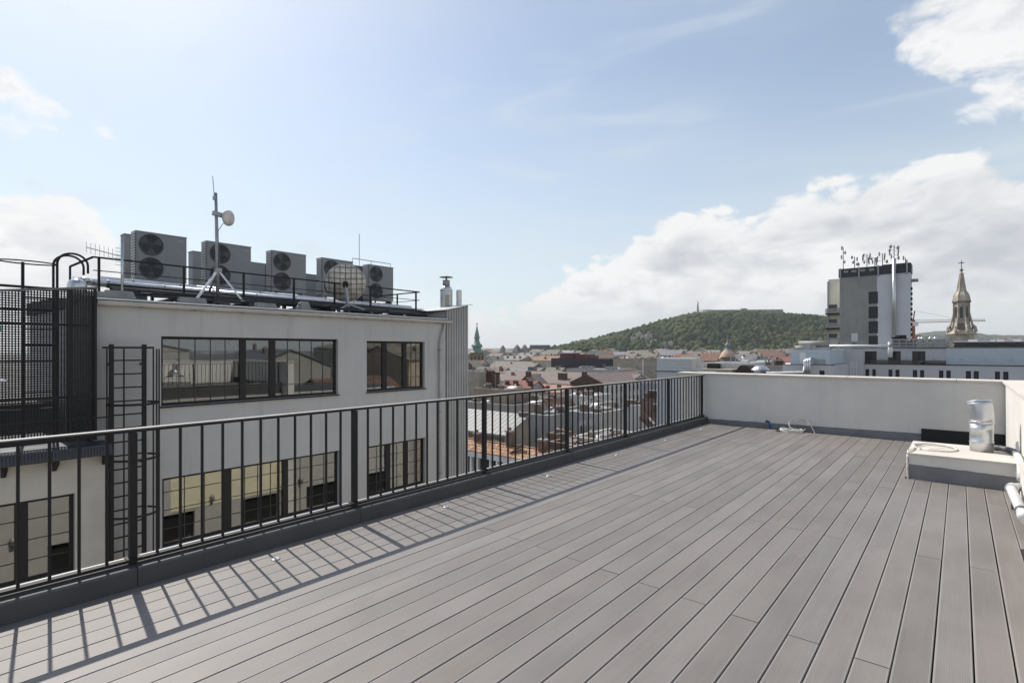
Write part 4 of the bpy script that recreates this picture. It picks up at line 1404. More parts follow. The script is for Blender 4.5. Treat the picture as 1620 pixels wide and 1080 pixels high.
# corner beacon at the picture's left edge
sg = empty('string_of_lamps', (-11.9, 0.9, 0.3), 'green and white lamps hanging before the perforated screen', 'lamp')
MB().lathe([(0.02, 0.16), (0.075, 0.14), (0.08, 0.05), (0.03, 0.0)], (-12.25, 1.27, 1.78), 10).build('green_shade', mat('green_enamel', (0.05, 0.25, 0.17), 0.4, var=0.1), sg)
MB().lathe([(0.02, 0.12), (0.06, 0.10), (0.07, 0.02), (0.02, 0.0)], (-12.25, 1.26, 1.64), 10).build('grey_socket', galv_d, sg)
MB().path([(-12.25, 1.30, -0.25), (-12.25, 1.30, 1.95)], 0.016, 6).build('pole', rail_m, sg)
MB().lathe([(0.10, 0.0), (0.10, 0.02), (0.03, 0.05)], (-12.25, 1.33, 0.98), 12).build('white_shade', white_m, sg)

# ------------------------------------------------------------------ the city
WALLS = [mat('city_wall_%d' % i, c, 0.9, var=0.12, scale=0.5, stain=0.3) for i, c in enumerate([(0.42, 0.39, 0.34), (0.50, 0.47, 0.41), (0.33, 0.31, 0.28), (0.45, 0.36, 0.27), (0.38, 0.375, 0.36), (0.30, 0.23, 0.18)])]
brick_d = mat('dark_brick', (0.105, 0.062, 0.046), 0.9, var=0.3, scale=1.5)
brick_l = mat('brown_brick', (0.185, 0.130, 0.100), 0.9, var=0.3, scale=1.5)
wall_tan = mat('tan_firewall', (0.36, 0.31, 0.25), 0.9, var=0.2, scale=0.6, stain=0.35)
wall_grey = mat('grey_render_firewall', (0.40, 0.395, 0.385), 0.9, var=0.12, scale=0.5, stain=0.3)
wall_white = mat('whitewashed_firewall', (0.56, 0.54, 0.52), 0.9, var=0.08, scale=0.5, stain=0.2)
tile_mauve = mat_tiles('mauve_roof_tiles', (0.205, 0.160, 0.140), var=0.14)
tile_brown = mat_tiles('brown_roof_tiles', (0.17, 0.10, 0.075))
tile_red = mat_tiles('red_roof_tiles', (0.225, 0.090, 0.060))
tile_orange = mat_tiles('orange_roof_tiles', (0.285, 0.160, 0.100))
tile_grey = mat_tiles('grey_brown_roof_tiles', (0.20, 0.18, 0.145), var=0.2)
slate = mat('blue_grey_roof_sheet', (0.15, 0.15, 0.165), 0.6, var=0.15, scale=0.6)
sheet = mat('pale_metal_roof', (0.27, 0.265, 0.25), 0.6, 0.0, var=0.18, scale=0.8)
felt = mat('pale_roof_felt', (0.25, 0.24, 0.225), 0.9, var=0.4, scale=0.5)
TILES = [tile_mauve, tile_brown, tile_red, tile_orange, tile_grey, slate, felt, tile_brown, tile_mauve, tile_grey, tile_grey, tile_mauve]
win_dark = mat('dark_window_pane', (0.035, 0.038, 0.042), 0.15, var=0.2, spec=0.6)
win_frame = mat('pale_window_frame', (0.48, 0.46, 0.42), 0.7, var=0.1)
pot_m = mat('chimney_pot_clay', (0.30, 0.16, 0.10), 0.9, var=0.25)

chim_cache = {}


def chimney(par, x, y, z0, z1, w_=0.8, d_=0.55, m_=None, pots=2):
    m_ = m_ or brick_l
    e = MB()
    e.box(x - w_ / 2, x + w_ / 2, y - d_ / 2, y + d_ / 2, z0, z1)
    e.cur = 1
    e.box(x - w_ / 2 - .07, x + w_ / 2 + .07, y - d_ / 2 - .07, y + d_ / 2 + .07, z1 + .002, z1 + .12)
    e.cur = 2
    for k in range(pots):
        px = x - w_ / 2 + w_ * (k + .5) / pots
        e.lathe([(0.09, .12), (0.08, .30), (.10, .32)], (px, y, z1 + .002), 7)
    return e.build('chimney', [m_, concrete, pot_m], par)


WIN_ME = {}


def win_mesh(w_, h_, face):
    key = (round(w_, 2), round(h_, 2), face)
    if key in WIN_ME: return WIN_ME[key]
    m = MB()
    t = 0.09
    if face == 'y':      # faces -Y
        m.box(-w_ / 2, w_ / 2, -.05, .02, 0, t).box(-w_ / 2, w_ / 2, -.05, .02, h_ - t, h_).box(-w_ / 2, -w_ / 2 + t, -.05, .02, t, h_ - t).box(w_ / 2 - t, w_ / 2, -.05, .02, t, h_ - t).box(-.03, .03, -.045, .02, t, h_ - t)
        m.box(-w_ / 2 - .08, w_ / 2 + .08, -.13, .0, -.08, -.002)
        m.cur = 1
        m.box(-w_ / 2 + t, w_ / 2 - t, -.02, .01, t, h_ - t)
    else:                # faces +X
        m.box(-.02, .05, -w_ / 2, w_ / 2, 0, t).box(-.02, .05, -w_ / 2, w_ / 2, h_ - t, h_).box(-.02, .05, -w_ / 2, -w_ / 2 + t, t, h_ - t).box(-.02, .05, w_ / 2 - t, w_ / 2, t, h_ - t).box(-.02, .045, -.03, .03, t, h_ - t)
        m.box(0, .13, -w_ / 2 - .08, w_ / 2 + .08, -.08, -.002)
        m.cur = 1
        m.box(-.01, .02, -w_ / 2 + t, w_ / 2 - t, t, h_ - t)
    WIN_ME[key] = m.mesh('window', [win_frame, win_dark])
    return WIN_ME[key]


def put_windows(root, face, plane, a_list, z_list, w_=1.1, h_=1.8):
    o0 = origin(root)
    me = win_mesh(w_, h_, face)
    for a in a_list:
        for z in z_list:
            p_ = Vector((a, plane - .021, z)) if face == 'y' else Vector((plane + .021, a, z))
            link('window', me, root, p_ - o0)


def house(label, X0, X1, Y0, Y1, ze, zr, ridge='x', wall=None, roof=None, chims=(), name='house', cat='house', group=None, over=0.3, zb=None, hip=0.0, off=0.5):
    """box house; ridge 'x' or 'y' gives the ridge direction, 'flat' a parapet roof; off places the ridge across the depth"""
    zb = GROUND if zb is None else zb
    X0, X1 = min(X0, X1), max(X0, X1)
    root = empty(name, ((X0 + X1) / 2, (Y0 + Y1) / 2, zb), label, cat, group)
    w_ = MB()
    wall = wall or WALLS[0]
    t = 0.18
    if ridge == 'flat':
        w_.box(X0, X1, Y0, Y1, zb, ze)
        w_.build('wall', wall, root)
        r_ = MB()
        r_.box(X0 + .25, X1 - .25, Y0 + .25, Y1 - .25, ze - 0.02, ze + 0.03)
        ro = r_.build('roof', roof or felt, root)
        q = MB()
        q.box(X0 - .05, X1 + .05, Y0 - .05, Y0 + .24, ze + .002, ze + .30).box(X0 - .05, X1 + .05, Y1 - .24, Y1 + .05, ze + .002, ze + .30).box(X0 - .05, X0 + .24, Y0 + .242, Y1 - .242, ze + .002, ze + .30).box(X1 - .24, X1 + .05, Y0 + .242, Y1 - .242, ze + .002, ze + .30)
        q.build('parapet', wall, root)
    elif ridge == 'x':
        ym = Y0 + (Y1 - Y0) * off
        w_.prism_x([(Y0, zb), (Y1, zb), (Y1, ze), (ym, zr - .02), (Y0, ze)], X0, X1)
        w_.build('wall', wall, root)
        s = (zr - ze) / max(ym - Y0, .01)
        s2 = (zr - ze) / max(Y1 - ym, .01)
        h_ = hip * (X1 - X0) / 2
        r_ = MB()
        r_.hull8([(X0 - over, Y0 - over, ze - over * s + .0), (X1 + over, Y0 - over, ze - over * s), (X1 + over - h_, ym, zr), (X0 - over + h_, ym, zr)],
                 [(X0 - over, Y0 - over, ze - over * s + t), (X1 + over, Y0 - over, ze - over * s + t), (X1 + over - h_, ym, zr + t), (X0 - over + h_, ym, zr + t)])
        if Y1 - ym > .05:
            r_.hull8([(X0 - over + h_, ym, zr), (X1 + over - h_, ym, zr), (X1 + over, Y1 + over, ze - over * s2), (X0 - over, Y1 + over, ze - over * s2)],
                     [(X0 - over + h_, ym, zr + t), (X1 + over - h_, ym, zr + t), (X1 + over, Y1 + over, ze - over * s2 + t), (X0 - over, Y1 + over, ze - over * s2 + t)])
        if h_ > 0:
            for sx, xa, xb in ((-1, X0 - over, X0 - over + h_), (1, X1 + over, X1 + over - h_)):
                tri = [(xa, Y0 - over, ze - over * s + t), (xa, Y1 + over, ze - over * s2 + t), (xb, ym, zr + t + .01)]
                r_._add(tri, [(0, 1, 2)] if sx > 0 else [(1, 0, 2)])
        ro = r_.build('roof', roof or tile_brown, root)
    else:
        xm = X0 + (X1 - X0) * off
        w_.prism_y([(X0, zb), (X1, zb), (X1, ze), (xm, zr - .02), (X0, ze)], Y0, Y1)
        w_.build('wall', wall, root)
        s = (zr - ze) / max(xm - X0, .01)
        s2 = (zr - ze) / max(X1 - xm, .01)
        r_ = MB()
        r_.hull8([(X0 - over, Y0 - over, ze - over * s), (xm, Y0 - over, zr), (xm, Y1 + over, zr), (X0 - over, Y1 + over, ze - over * s)],
                 [(X0 - over, Y0 - over, ze - over * s + t), (xm, Y0 - over, zr + t), (xm, Y1 + over, zr + t), (X0 - over, Y1 + over, ze - over * s + t)])
        r_.hull8([(xm, Y0 - over, zr), (X1 + over, Y0 - over, ze - over * s2), (X1 + over, Y1 + over, ze - over * s2), (xm, Y1 + over, zr)],
                 [(xm, Y0 - over, zr + t), (X1 + over, Y0 - over, ze - over * s2 + t), (X1 + over, Y1 + over, ze - over * s2 + t), (xm, Y1 + over, zr + t)])
        ro = r_.build('roof', roof or tile_brown, root)
    for c in chims:
        fx, fy, h_ = c[0], c[1], c[2]
        cw_ = c[3] if len(c) > 3 else 0.9
        cm = c[4] if len(c) > 4 else None
        x, y = X0 + (X1 - X0) * fx, Y0 + (Y1 - Y0) * fy
        if ridge == 'flat': zz = ze
        elif ridge == 'x': zz = ze + (zr - ze) * (1 - abs(fy - off) / max(off if fy < off else 1 - off, .01))
        else: zz = ze + (zr - ze) * (1 - abs(fx - off) / max(off if fx < off else 1 - off, .01))
        chimney(ro, x, y, zz - .6, zz + h_, cw_, cw_ * .65, cm, 2 if cw_ > .6 else 1)
    root['roof_name'] = ro.name
    del root['roof_name']
    return root, ro


def xs_on(Y, u):
    return on_y(u, HZ, Y).x


def z_on(Y, u, v):
    return on_y(u, v, Y).z


def clutter(ro, X0, X1, Y0, Y1, z, seed, n_=10):
    """aerials, vent pipes, hatches and cables on a roof"""
    r_ = random.Random(seed)
    for k in range(n_):
        x, y = r_.uniform(X0 + .4, X1 - .4), r_.uniform(Y0 + .4, Y1 - .4)
        t = r_.random()
        if t < .34:
            h_ = r_.uniform(1.0, 2.4)
            m_ = MB().path([(x, y, z - .3), (x, y, z + h_)], .03, 4)
            for j in range(r_.choice((2, 3, 5))):
                zz = z + h_ - .12 - .16 * j
                m_.path([(x - .35, y + .1 * j, zz), (x + .35, y - .1 * j, zz)], .015, 4)
            m_.build('aerial', galv_d, ro)
        elif t < .62:
            h_ = r_.uniform(.4, 1.1)
            MB().lathe([(.10, -.2), (.10, h_), (.16, h_ + .02), (.16, h_ + .07), (.03, h_ + .16)], (x, y, z), 8).build('vent_pipe', r_.choice((galv_d, galv, concrete)), ro)
        elif t < .85:
            w_, d_, h_ = r_.uniform(.5, 1.5), r_.uniform(.5, 1.2), r_.uniform(.3, .9)
            MB().hull8([(x - w_ / 2, y - d_ / 2, z - .2), (x + w_ / 2, y - d_ / 2, z - .2), (x + w_ / 2, y + d_ / 2, z - .2), (x - w_ / 2, y + d_ / 2, z - .2)], [(x - w_ / 2, y - d_ / 2, z + h_ * .6), (x + w_ / 2, y - d_ / 2, z + h_ * .6), (x + w_ / 2, y + d_ / 2, z + h_), (x - w_ / 2, y + d_ / 2, z + h_)]).build('roof_hatch', r_.choice((sheet, felt, white_m, unit_m)), ro)
        else:
            MB().path([(x, y, z + .1), (x + r_.uniform(-2, 2), y + .5, z + .12), (x + r_.uniform(-3, 3), y + 1.2, z + .1)], .06, 5).build('roof_pipe_run', r_.choice((galv_d, blue_grey_p)), ro)


blue_grey_p = mat('faded_blue_tarp', (0.10, 0.14, 0.22), 0.8, var=0.3)
# -- nearest roofs seen through the railing
Y = 27.0
xa, xb = xs_on(Y, 690), xs_on(Y, 935)
h1 = empty('tiled_house', ((xa + xb) / 2, Y + 3, GROUND), 'nearest house with orange clay tile roof and white fascia below the railing', 'house')
MB().box(xa, xb, Y + .4, Y + 4.2, GROUND, -5.95).build('wall', win_dark, h1)
for k in range(int((xb - xa) / 0.62)):
    x = xa + .3 + k * .62
    MB().box(x, x + .16, Y + .12, Y + .399, -9.5, -5.96).build('fin', white_m, h1)
MB().box(xa, xb, Y + .10, Y + .45, -9.9, -9.52).build('sill_beam', wall_white, h1)
MB().box(xa, xb, Y - .12, Y + .40, -5.95, -5.62).build('fascia', mat('white_fascia', (0.66, 0.66, 0.66), 0.6, var=0.08, scale=1.2, stain=0.2), h1)
rz0, rz1, ry0, ry1 = -5.60, -5.06, Y - .1, Y + 1.05
MB().hull8([(xa, ry0, -5.61), (xb, ry0, -5.61), (xb, Y + 3.6, -5.61), (xa, Y + 3.6, -5.61)], [(xa, ry0, rz0), (xb, ry0, rz0), (xb, ry1, rz1), (xa, ry1, rz1)]).build('roof', tile_orange, h1)
tl = MB()
tr_ = random.Random(11)
nr, wd = 4, 0.235
sl = (rz1 - rz0) / (ry1 - ry0)
for r_ in range(nr):
    for k in range(int((xb - xa) / wd)):
        x = xa + k * wd + (wd / 2 if r_ % 2 else 0)
        y = ry0 + (ry1 - ry0) * r_ / nr
        z = rz0 + sl * (y - ry0)
        L = (ry1 - ry0) / nr * 1.12
        j = tr_.uniform(-.012, .02)
        tl.cur = tr_.choice((0, 0, 0, 1, 2))
        w2 = wd * .46
        tl._add([(x - w2, y + j, z + .045), (x, y + j, z + .085), (x + w2, y + j, z + .045), (x - w2, y + L, z + L * sl + .012), (x, y + L, z + L * sl + .045), (x + w2, y + L, z + L * sl + .012), (x - w2, y + j, z), (x + w2, y + j, z)],
                [(0, 1, 4, 3), (1, 2, 5, 4), (6, 7, 2, 1), (6, 1, 0)])
to = tl.build('roof_tiles', [mat('clay_tile_a', (0.46, 0.27, 0.16), 0.9, var=0.3, scale=3), mat('clay_tile_b', (0.52, 0.35, 0.24), 0.9, var=0.25, scale=3), mat('clay_tile_c', (0.33, 0.19, 0.12), 0.9, var=0.3, scale=3)], h1, kind='stuff')
ro1 = bpy.data.objects.get('roof_tiles') or to
for u, w_, hh in ((810, .42, 1.0), (862, .5, .7), (758, .3, .55), (912, .5, .6)):
    x = xs_on(Y + 1.2, u)
    chimney(h1, x, Y + 1.0, -5.5, -5.1 + hh, w_, .4, brick_l, 1)
MB().bar((xs_on(Y + .6, 826), Y + .7, -4.75), (xs_on(Y + .6, 812), Y + .3, -5.35), 0.30, 0.06).build('roof_hatch', black_m, h1)
MB().box(xa, xb, ry1 - .03, ry1 + .2, rz1 - .05, rz1 + .10).build('ridge_tiles', tile_orange, h1)

Y = 39.2
xa, xb = xs_on(Y, 700), xs_on(Y, 800)
h2, r2 = house('grey standing seam metal roof house with brown side wall', xa, xb, Y, Y + 3.6, -6.75, -5.2, 'x', wall_tan, sheet, chims=(), off=0.98, over=0.25)
for k in range(16):
    x = xb - .1 - k * .60
    MB().bar((x, Y - .25, -6.75 - .11 + .20), (x, Y + 3.5, -5.2 + .205), 0.028, 0.03).build('seam', galv_d, r2)
MB().box(xa, xb - .2, Y - .05, Y - .004, -8.2, -7.0).build('brick_band', brick_l, h2)
put_windows(h2, 'y', Y - .05, [xb - 1.3, xb - 4.0], [-8.1], 0.9, 0.8)
chimney(r2, xb - .5, Y + 3.3, -6.2, -4.9, .8, .5, brick_l, 2)

# party walls right of it
Yp = 46.0
def block(label, Y, u0, u1, v_top, depth, wall, roof=None, chims=(), name='house', cat='house', zshift=0):
    zz = z_on(Y, (u0 + u1) / 2, v_top) + zshift
    res = house(label, xs_on(Y, u0), xs_on(Y, u1), Y, Y + depth, zz, 0, 'flat', wall, roof or felt, chims, name, cat)
    a_, b_ = sorted((xs_on(Y, u0), xs_on(Y, u1)))
    if Y < 240 and b_ - a_ > 1.6: clutter(res[1], a_, b_, Y, Y + depth, zz, int(u0 * 7 + Y), min(14, 3 + int((b_ - a_) * depth / 6)))
    return res

slim_wall, _ = block('narrow grey rendered firewall block with chimneys behind the tiled house', 45.5, 838, 868, 660, 5.0, wall_grey, felt, ((.2, .2, 1.2, .9), (.75, .6, .9, .8)))
wide_wall, _ = block('wide grey rendered firewall block right of the metal roof', 49.0, 874, 945, 655, 5.5, wall_grey, felt, ((.1, .1, .7, .9), (.55, .3, .9, .9), (.9, .2, .6, .7)))
for par_u, Yw, u0, u1, v0, v1, m_ in ((0, 49.0, 880, 893, 668, 690, wall_tan), (0, 49.0, 915, 940, 662, 676, wall_white), (0, 45.5, 846, 852, 676, 700, wall_tan), (0, 49.0, 900, 908, 672, 700, concrete)):
    host = wide_wall if Yw > 47 else slim_wall
    MB().prism_y([(xs_on(Yw, u0), z_on(Yw, u0, v1)), (xs_on(Yw, u1), z_on(Yw, u1, v1 - 3)), (xs_on(Yw, u1 - 2), z_on(Yw, u1, v0)), (xs_on(Yw, u0 + 1), z_on(Yw, u0, v0 + 4))], Yw - .03, Yw - .004).build('plaster_patch', m_, host)
for u in (897, 929):
    MB().path([on_y(u, 720, 48.9), on_y(u, 656, 48.9)], .05, 6).build('drainpipe', galv_d, wide_wall)
put_windows(wide_wall, 'y', 49.0, [xs_on(49, u) for u in (886, 922)], [z_on(49, 900, 684)], 0.7, 1.0)
block('low white roof terrace block with vents near the railing foot', 40.0, 905, 985, 700, 6.0, WALLS[1], white_m, ((.2, .3, .5, .5), (.5, .6, .6, .5), (.8, .3, .4, .4)))
block('brown brick chimney wing between the firewalls', 43.0, 866, 882, 690, 2.5, brick_l, felt, ((.5, .5, .5, .6),))
block('low dark yard building beside the tiled house', 36.0, 868, 905, 706, 3.0, brick_l, felt, ((.3, .4, .8, .5), (.8, .4, .6, .4)))
block('flat pale roof building cluttered with vents and pipes', 56.0, 715, 812, 640, 12.0, WALLS[2], felt, ((.3, .1, .5, .6), (.5, .5, .9, 1.0), (.7, .2, .5, .7), (.85, .6, 1.0, .9), (.6, .85, .7, 1.2)))
block('beige courtyard wing with flat roof behind the pale roof', 70.0, 800, 862, 636, 8.0, WALLS[1], felt, ((.1, .3, 1.2, 1.6, brick_d), (.5, .3, 1.0, 1.4, brick_d), (.8, .6, 1.0, 1.0)))
house('small orange tiled gable roof among the firewalls', xs_on(60, 850), xs_on(60, 884), 60, 66, z_on(60, 866, 664), z_on(60, 866, 634), 'y', wall_grey, tile_orange, ((.3, .2, .6),), off=0.35)
block('whitewashed block with round roof vent behind the firewalls', 84.0, 895, 932, 628, 8.0, wall_white, white_m, ((.3, .2, .8, .9), (.7, .2, 1.0, 1.4, brick_l), (.85, .2, 1.1, 1.2, brick_l)))
hc, rc = block('beige attic block with small dark windows below the mauve roofs', 80.0, 918, 945, 640, 6.0, WALLS[1], felt)
put_windows(hc, 'y', 80.0, [xs_on(80, u) for u in (923, 929, 935, 941)], [z_on(80, 930, 652)], 0.5, 1.0)
# whitewashed gable with brown tile slope
Y = 62.0
hg, rg = house('tall whitewashed gable wall with brown tiled slope behind the railing', xs_on(Y, 948), xs_on(Y, 1062), Y, Y + 16, z_on(Y, 1000, 705), z_on(Y, 1000, 642), 'y', wall_white, tile_brown, ((.45, .03, .9, 1.1, brick_l), (.62, .3, 1.6, 1.2, brick_l), (.72, .55, 2.2, 1.3, brick_l)), off=0.42, over=0.12)
MB().box(xs_on(Y, 998), xs_on(Y, 1012), Y - .25, Y + .5, GROUND, z_on(Y, 1005, 640)).build('stack_wall', wall_white, hg)
MB().bar((xs_on(Y, 1020), Y + 1.2, z_on(Y, 1020, 662)), (xs_on(Y, 1028), Y + 1.2, z_on(Y, 1028, 672)), .5, .12).build('skylight', white_m, rg)
block('brown brick attic stair block on the tiled slope', 72.0, 1016, 1040, 634, 5.0, brick_l, felt, ((.2, .2, 1.0, .9), (.7, .2, 1.4, 1.6, brick_d)))
block('white panel attic with dark window on the tiled slope', 74.0, 1044, 1070, 637, 5.0, wall_white, white_m, ((.2, .2, .7, .7), (.8, .5, .6, .6)))
block('grey rendered neighbour block left of the end parapet', 90.0, 1012, 1042, 608, 8.0, mat('blue_grey_render', (0.34, 0.345, 0.37), 0.9, var=0.08, stain=0.15), felt)
# left cluster by the corrugated shaft
block('dull grey concrete stair tower close to the corrugated shaft', 60.0, 722, 758, 590, 1.6, wall_tan, felt)
house('pale gabled attic close to the corrugated shaft', xs_on(75, 725), xs_on(75, 757), 75, 79, z_on(75, 740, 600), z_on(75, 740, 586), 'y', WALLS[4], slate)
block('dark brick chimney stack building below the copper spire', 62.0, 764, 780, 592, 1.6, brick_d, felt, ((.3, .3, .6, .9, brick_d), (.7, .3, .5, .8, brick_d)))
block('brown yard wall building under the brick stacks', 58.0, 750, 800, 618, 6.0, WALLS[5], felt, ((.2, .3, .8, .8), (.6, .3, .7, .8)))
house('red tiled low house with chimneys in front of the mauve roofs', xs_on(88, 786), xs_on(88, 832), 88, 95, z_on(88, 810, 617), z_on(88, 810, 604), 'x', WALLS[4], tile_red, ((.15, .3, .9, .9, brick_d), (.45, .3, 1.0, 1.0, brick_d), (.75, .5, .9, .9, brick_d), (.95, .3, 1.2, 1.0, brick_d)), off=0.6)
house('pinkish tiled low house in front of the mauve roofs', xs_on(92, 836), xs_on(92, 886), 92, 99, z_on(92, 860, 620), z_on(92, 860, 611), 'x', WALLS[1], mat_tiles('pink_roof_tiles', (0.36, 0.20, 0.15)), ((.2, .3, .9, .8), (.5, .2, .8, .8), (.8, .3, 1.0, .8)), off=0.6)
house('dark brick gable house with chimney at its peak', xs_on(104, 816), xs_on(104, 858), 104, 108, z_on(104, 836, 613), z_on(104, 834, 593), 'y', brick_d, tile_mauve, ((.48, .02, 1.0, 1.2, brick_d),), off=0.45)
# big mauve roofs
house('broad mauve tiled roof with dark chimneys in the middle of the city', xs_on(150, 772), xs_on(150, 985), 150, 172, z_on(150, 880, 607), z_on(160, 880, 589), 'x', WALLS[1], tile_mauve, ((.37, .16, 1.9, 1.9, brick_d), (.55, .2, 2.3, 2.8, brick_d), (.12, .3, 1.2, 1.2), (.22, .6, 1.2, 1.2)), off=0.55)
house('grey-blue roof behind the broad mauve roof', xs_on(190, 752), xs_on(190, 838), 190, 205, z_on(190, 800, 591), z_on(197, 800, 583.5), 'x', WALLS[1], slate, ((.9, .4, 2.0, 3.2, slate),), off=0.6)
Y = 137.0
xe = xs_on(Y, 955)
xp = xs_on(Y, 928)
hr, rr_ = house('long house with brick gable, mauve roof and pale windowed side', xp - (xe - xp), xe, Y, 168, z_on(Y, 955, 607), z_on(Y, 928, 592.5), 'y', mat('pale_cream_house_wall', (0.66, 0.635, 0.575), 0.9, var=0.08, scale=0.4, stain=0.2), tile_mauve, ((.42, .01, 1.2, 1.4, brick_d), (.35, .2, .7, 1.0)), over=0.25)
MB().prism_y([(xp - (xe - xp) + .02, GROUND), (xe - .02, GROUND), (xe - .02, z_on(Y, 955, 607)), (xp, z_on(Y, 928, 593.3)), (xp - (xe - xp) + .02, z_on(Y, 955, 607))], Y - .12, Y - .004).build('brick_gable', brick_d, hr)
put_windows(hr, 'x', xe, [Y + 2.2 + 2.75 * k for k in range(11)], [z_on(Y, 955, 607) - 3.0 - 3.5 * k for k in range(5)], 1.2, 2.0)
MB().box(xe + .002, xe + .25, Y, 168, z_on(Y, 955, 607) - 7.3, z_on(Y, 955, 607) - 7.1).build('string_course', WALLS[4], hr)
house('grey-brown long tiled roof below the copper spire', xs_on(225, 738), xs_on(225, 836), 225, 245, z_on(225, 790, 583), z_on(235, 790, 571.5), 'x', WALLS[2], tile_grey, ((.2, .3, .8, .9), (.6, .4, .8, .9)), off=0.6)
house('dark gable beside the church tower', xs_on(215, 728), xs_on(215, 752), 215, 240, z_on(215, 740, 582), z_on(215, 740, 571), 'y', brick_d, tile_grey)
house('orange tiled house behind the mauve roofs', xs_on(235, 842), xs_on(235, 876), 235, 247, z_on(235, 858, 570.5), z_on(240, 858, 563.2), 'x', WALLS[1], tile_orange, ((.5, .2, 1.2, .9),), off=0.6)
house('pale beige double roof behind the grey-brown roof', xs_on(285, 786), xs_on(285, 822), 285, 300, z_on(285, 804, 570), z_on(292, 804, 563), 'x', WALLS[0], felt, ((.3, .3, 1.3, 1.4), (.6, .3, 1.3, 1.4), (.85, .3, 1.3, 1.4)), off=0.6)
# dark modern attic with red boxes
dk = mat('dark_red_cladding', (0.10, 0.028, 0.022), 0.6, var=0.15)
ha, ra = block('dark modern attic building with two dark red roof boxes', 215.0, 872, 984, 568.0, 20, mat('charcoal_cladding', (0.035, 0.033, 0.038), 0.6, var=0.2), felt)
for u0, u1, v in ((886, 904, 558.5), (910, 928, 560.5), (928, 933, 563)):
    MB().box(xs_on(218, u0), xs_on(218, u1), 218, 226, z_on(215, 928, 568.2), z_on(218, u0, v)).build('red_box', dk, ha)
MB().box(xs_on(218, 886.5), xs_on(218, 904.5), 217.8, 226.2, z_on(218, 886, 558.4), z_on(218, 886, 558.4) + .3).build('white_cap', white_m, ha)
hb, rb = block('flat grey roof with white cooling boxes before the dark attic', 170.0, 896, 978, 585, 14, WALLS[4], felt)
for u in (920, 927, 934, 960, 967, 973):
    x = xs_on(174, u)
    MB().box(x - .55, x + .55, 174, 175.2, z_on(170, 937, 585) + .03, z_on(170, 937, 585) + 1.3).build('cooling_box', unit_m, rb)
    MB().lathe([(.4, 0), (.4, .02)], (x, 174.6, z_on(170, 937, 585) + 1.302), 10).build('cooling_fan', fan_m, rb)
block('tan blank wall block under the wooded hill', 205.0, 970, 1018, 568.5, 14, wall_tan, felt, ((.3, .2, .7, .9), (.8, .3, .7, .9)))
block('tan and white blank wall block beside the white metal box', 180.0, 1017, 1046, 567.5, 14, wall_tan, white_m, ((.2, .3, .6, .9),))
MB().box(xs_on(180, 1016.5), xs_on(180, 1018), 179.9, 179.996, GROUND, z_on(180, 1017, 568)).thing('white_wall_pilaster', white_m, (xs_on(180, 1017), 180, GROUND), label='white vertical strip at the edge of the tan blank wall', cat='pilaster')
YO = 196.0
x = xs_on(YO, 992)
oc = empty('orange_skip', (x, YO + 1, z_on(YO, 992, 588.5)), 'orange site container on a flat roof by the white metal box', 'container')
zc0, zc1 = z_on(YO, 992, 588), z_on(YO, 992, 582)
MB().hull8([(x - 1.1, YO, zc0), (x + 1.1, YO, zc0), (x + 1.1, YO + 1.8, zc0), (x - 1.1, YO + 1.8, zc0)],
           [(x - 1.3, YO - .1, zc1), (x + 1.3, YO - .1, zc1), (x + 1.3, YO + 1.9, zc1), (x - 1.3, YO + 1.9, zc1)]).build('tub', mat('orange_paint', (0.50, 0.22, 0.03), 0.6, var=0.2), oc)
block('flat grey roof carrying the orange container', YO - 3, 972, 1040, 588.5, 10, WALLS[4], felt, ((.1, .5, .9, .9, wall_grey), (.55, .5, 1.0, .6)))

# grey block with white metal box, just left of the end parapet
Y = 30.0
xa, xb = xs_on(Y, 1039), xs_on(Y, 1112)
gb = empty('metal_box_block', ((xa + xb) / 2, Y + 5, GROUND), 'blue-grey block topped by a white panelled metal box beyond the railing end', 'building')
ztop = z_on(Y, 1075, 588)
MB().box(xa, xb, Y, Y + 2.2, GROUND, ztop).build('wall', mat('blue_grey_plaster', (0.50, 0.50, 0.52), 0.9, var=0.05, stain=0.12), gb)
zb1 = z_on(Y, 1075, 567)
xm = xs_on(Y, 1093)
bx = MB().box(xa + .02, xm, Y - .03, Y + 1.9, ztop + .04, zb1).build('metal_box', mat('white_blue_panel', (0.50, 0.53, 0.55), 0.4, 0.3, var=0.05), gb)
for k in range(1, 4):
    z = ztop + .04 + (zb1 - ztop) * k / 4
    MB().box(xa + .02, xm, Y - .036, Y - .0305, z - .006, z + .006).build('panel_joint', galv_d, bx)
MB().box(xm + .002, xm + .03, Y + .0, Y + 1.88, ztop + .06, zb1 - .02).build('lit_end_face', mat('reflected_light_tone', (0.72, 0.68, 0.60), 0.3, 0.3, var=0.05), bx)  # light reflected by this end is painted in as a paler face
MB().box(xa - .05, xb, Y - .06, Y + .3, ztop + .003, ztop + .035).build('edge_trim', frame_m, gb)
for u in (1056, 1044, 1062, 1066):
    MB().path([(xs_on(Y + 2, u), Y + 2, zb1), (xs_on(Y + 2, u), Y + 2, zb1 + .25)], .025, 6).build('vent', galv, gb)

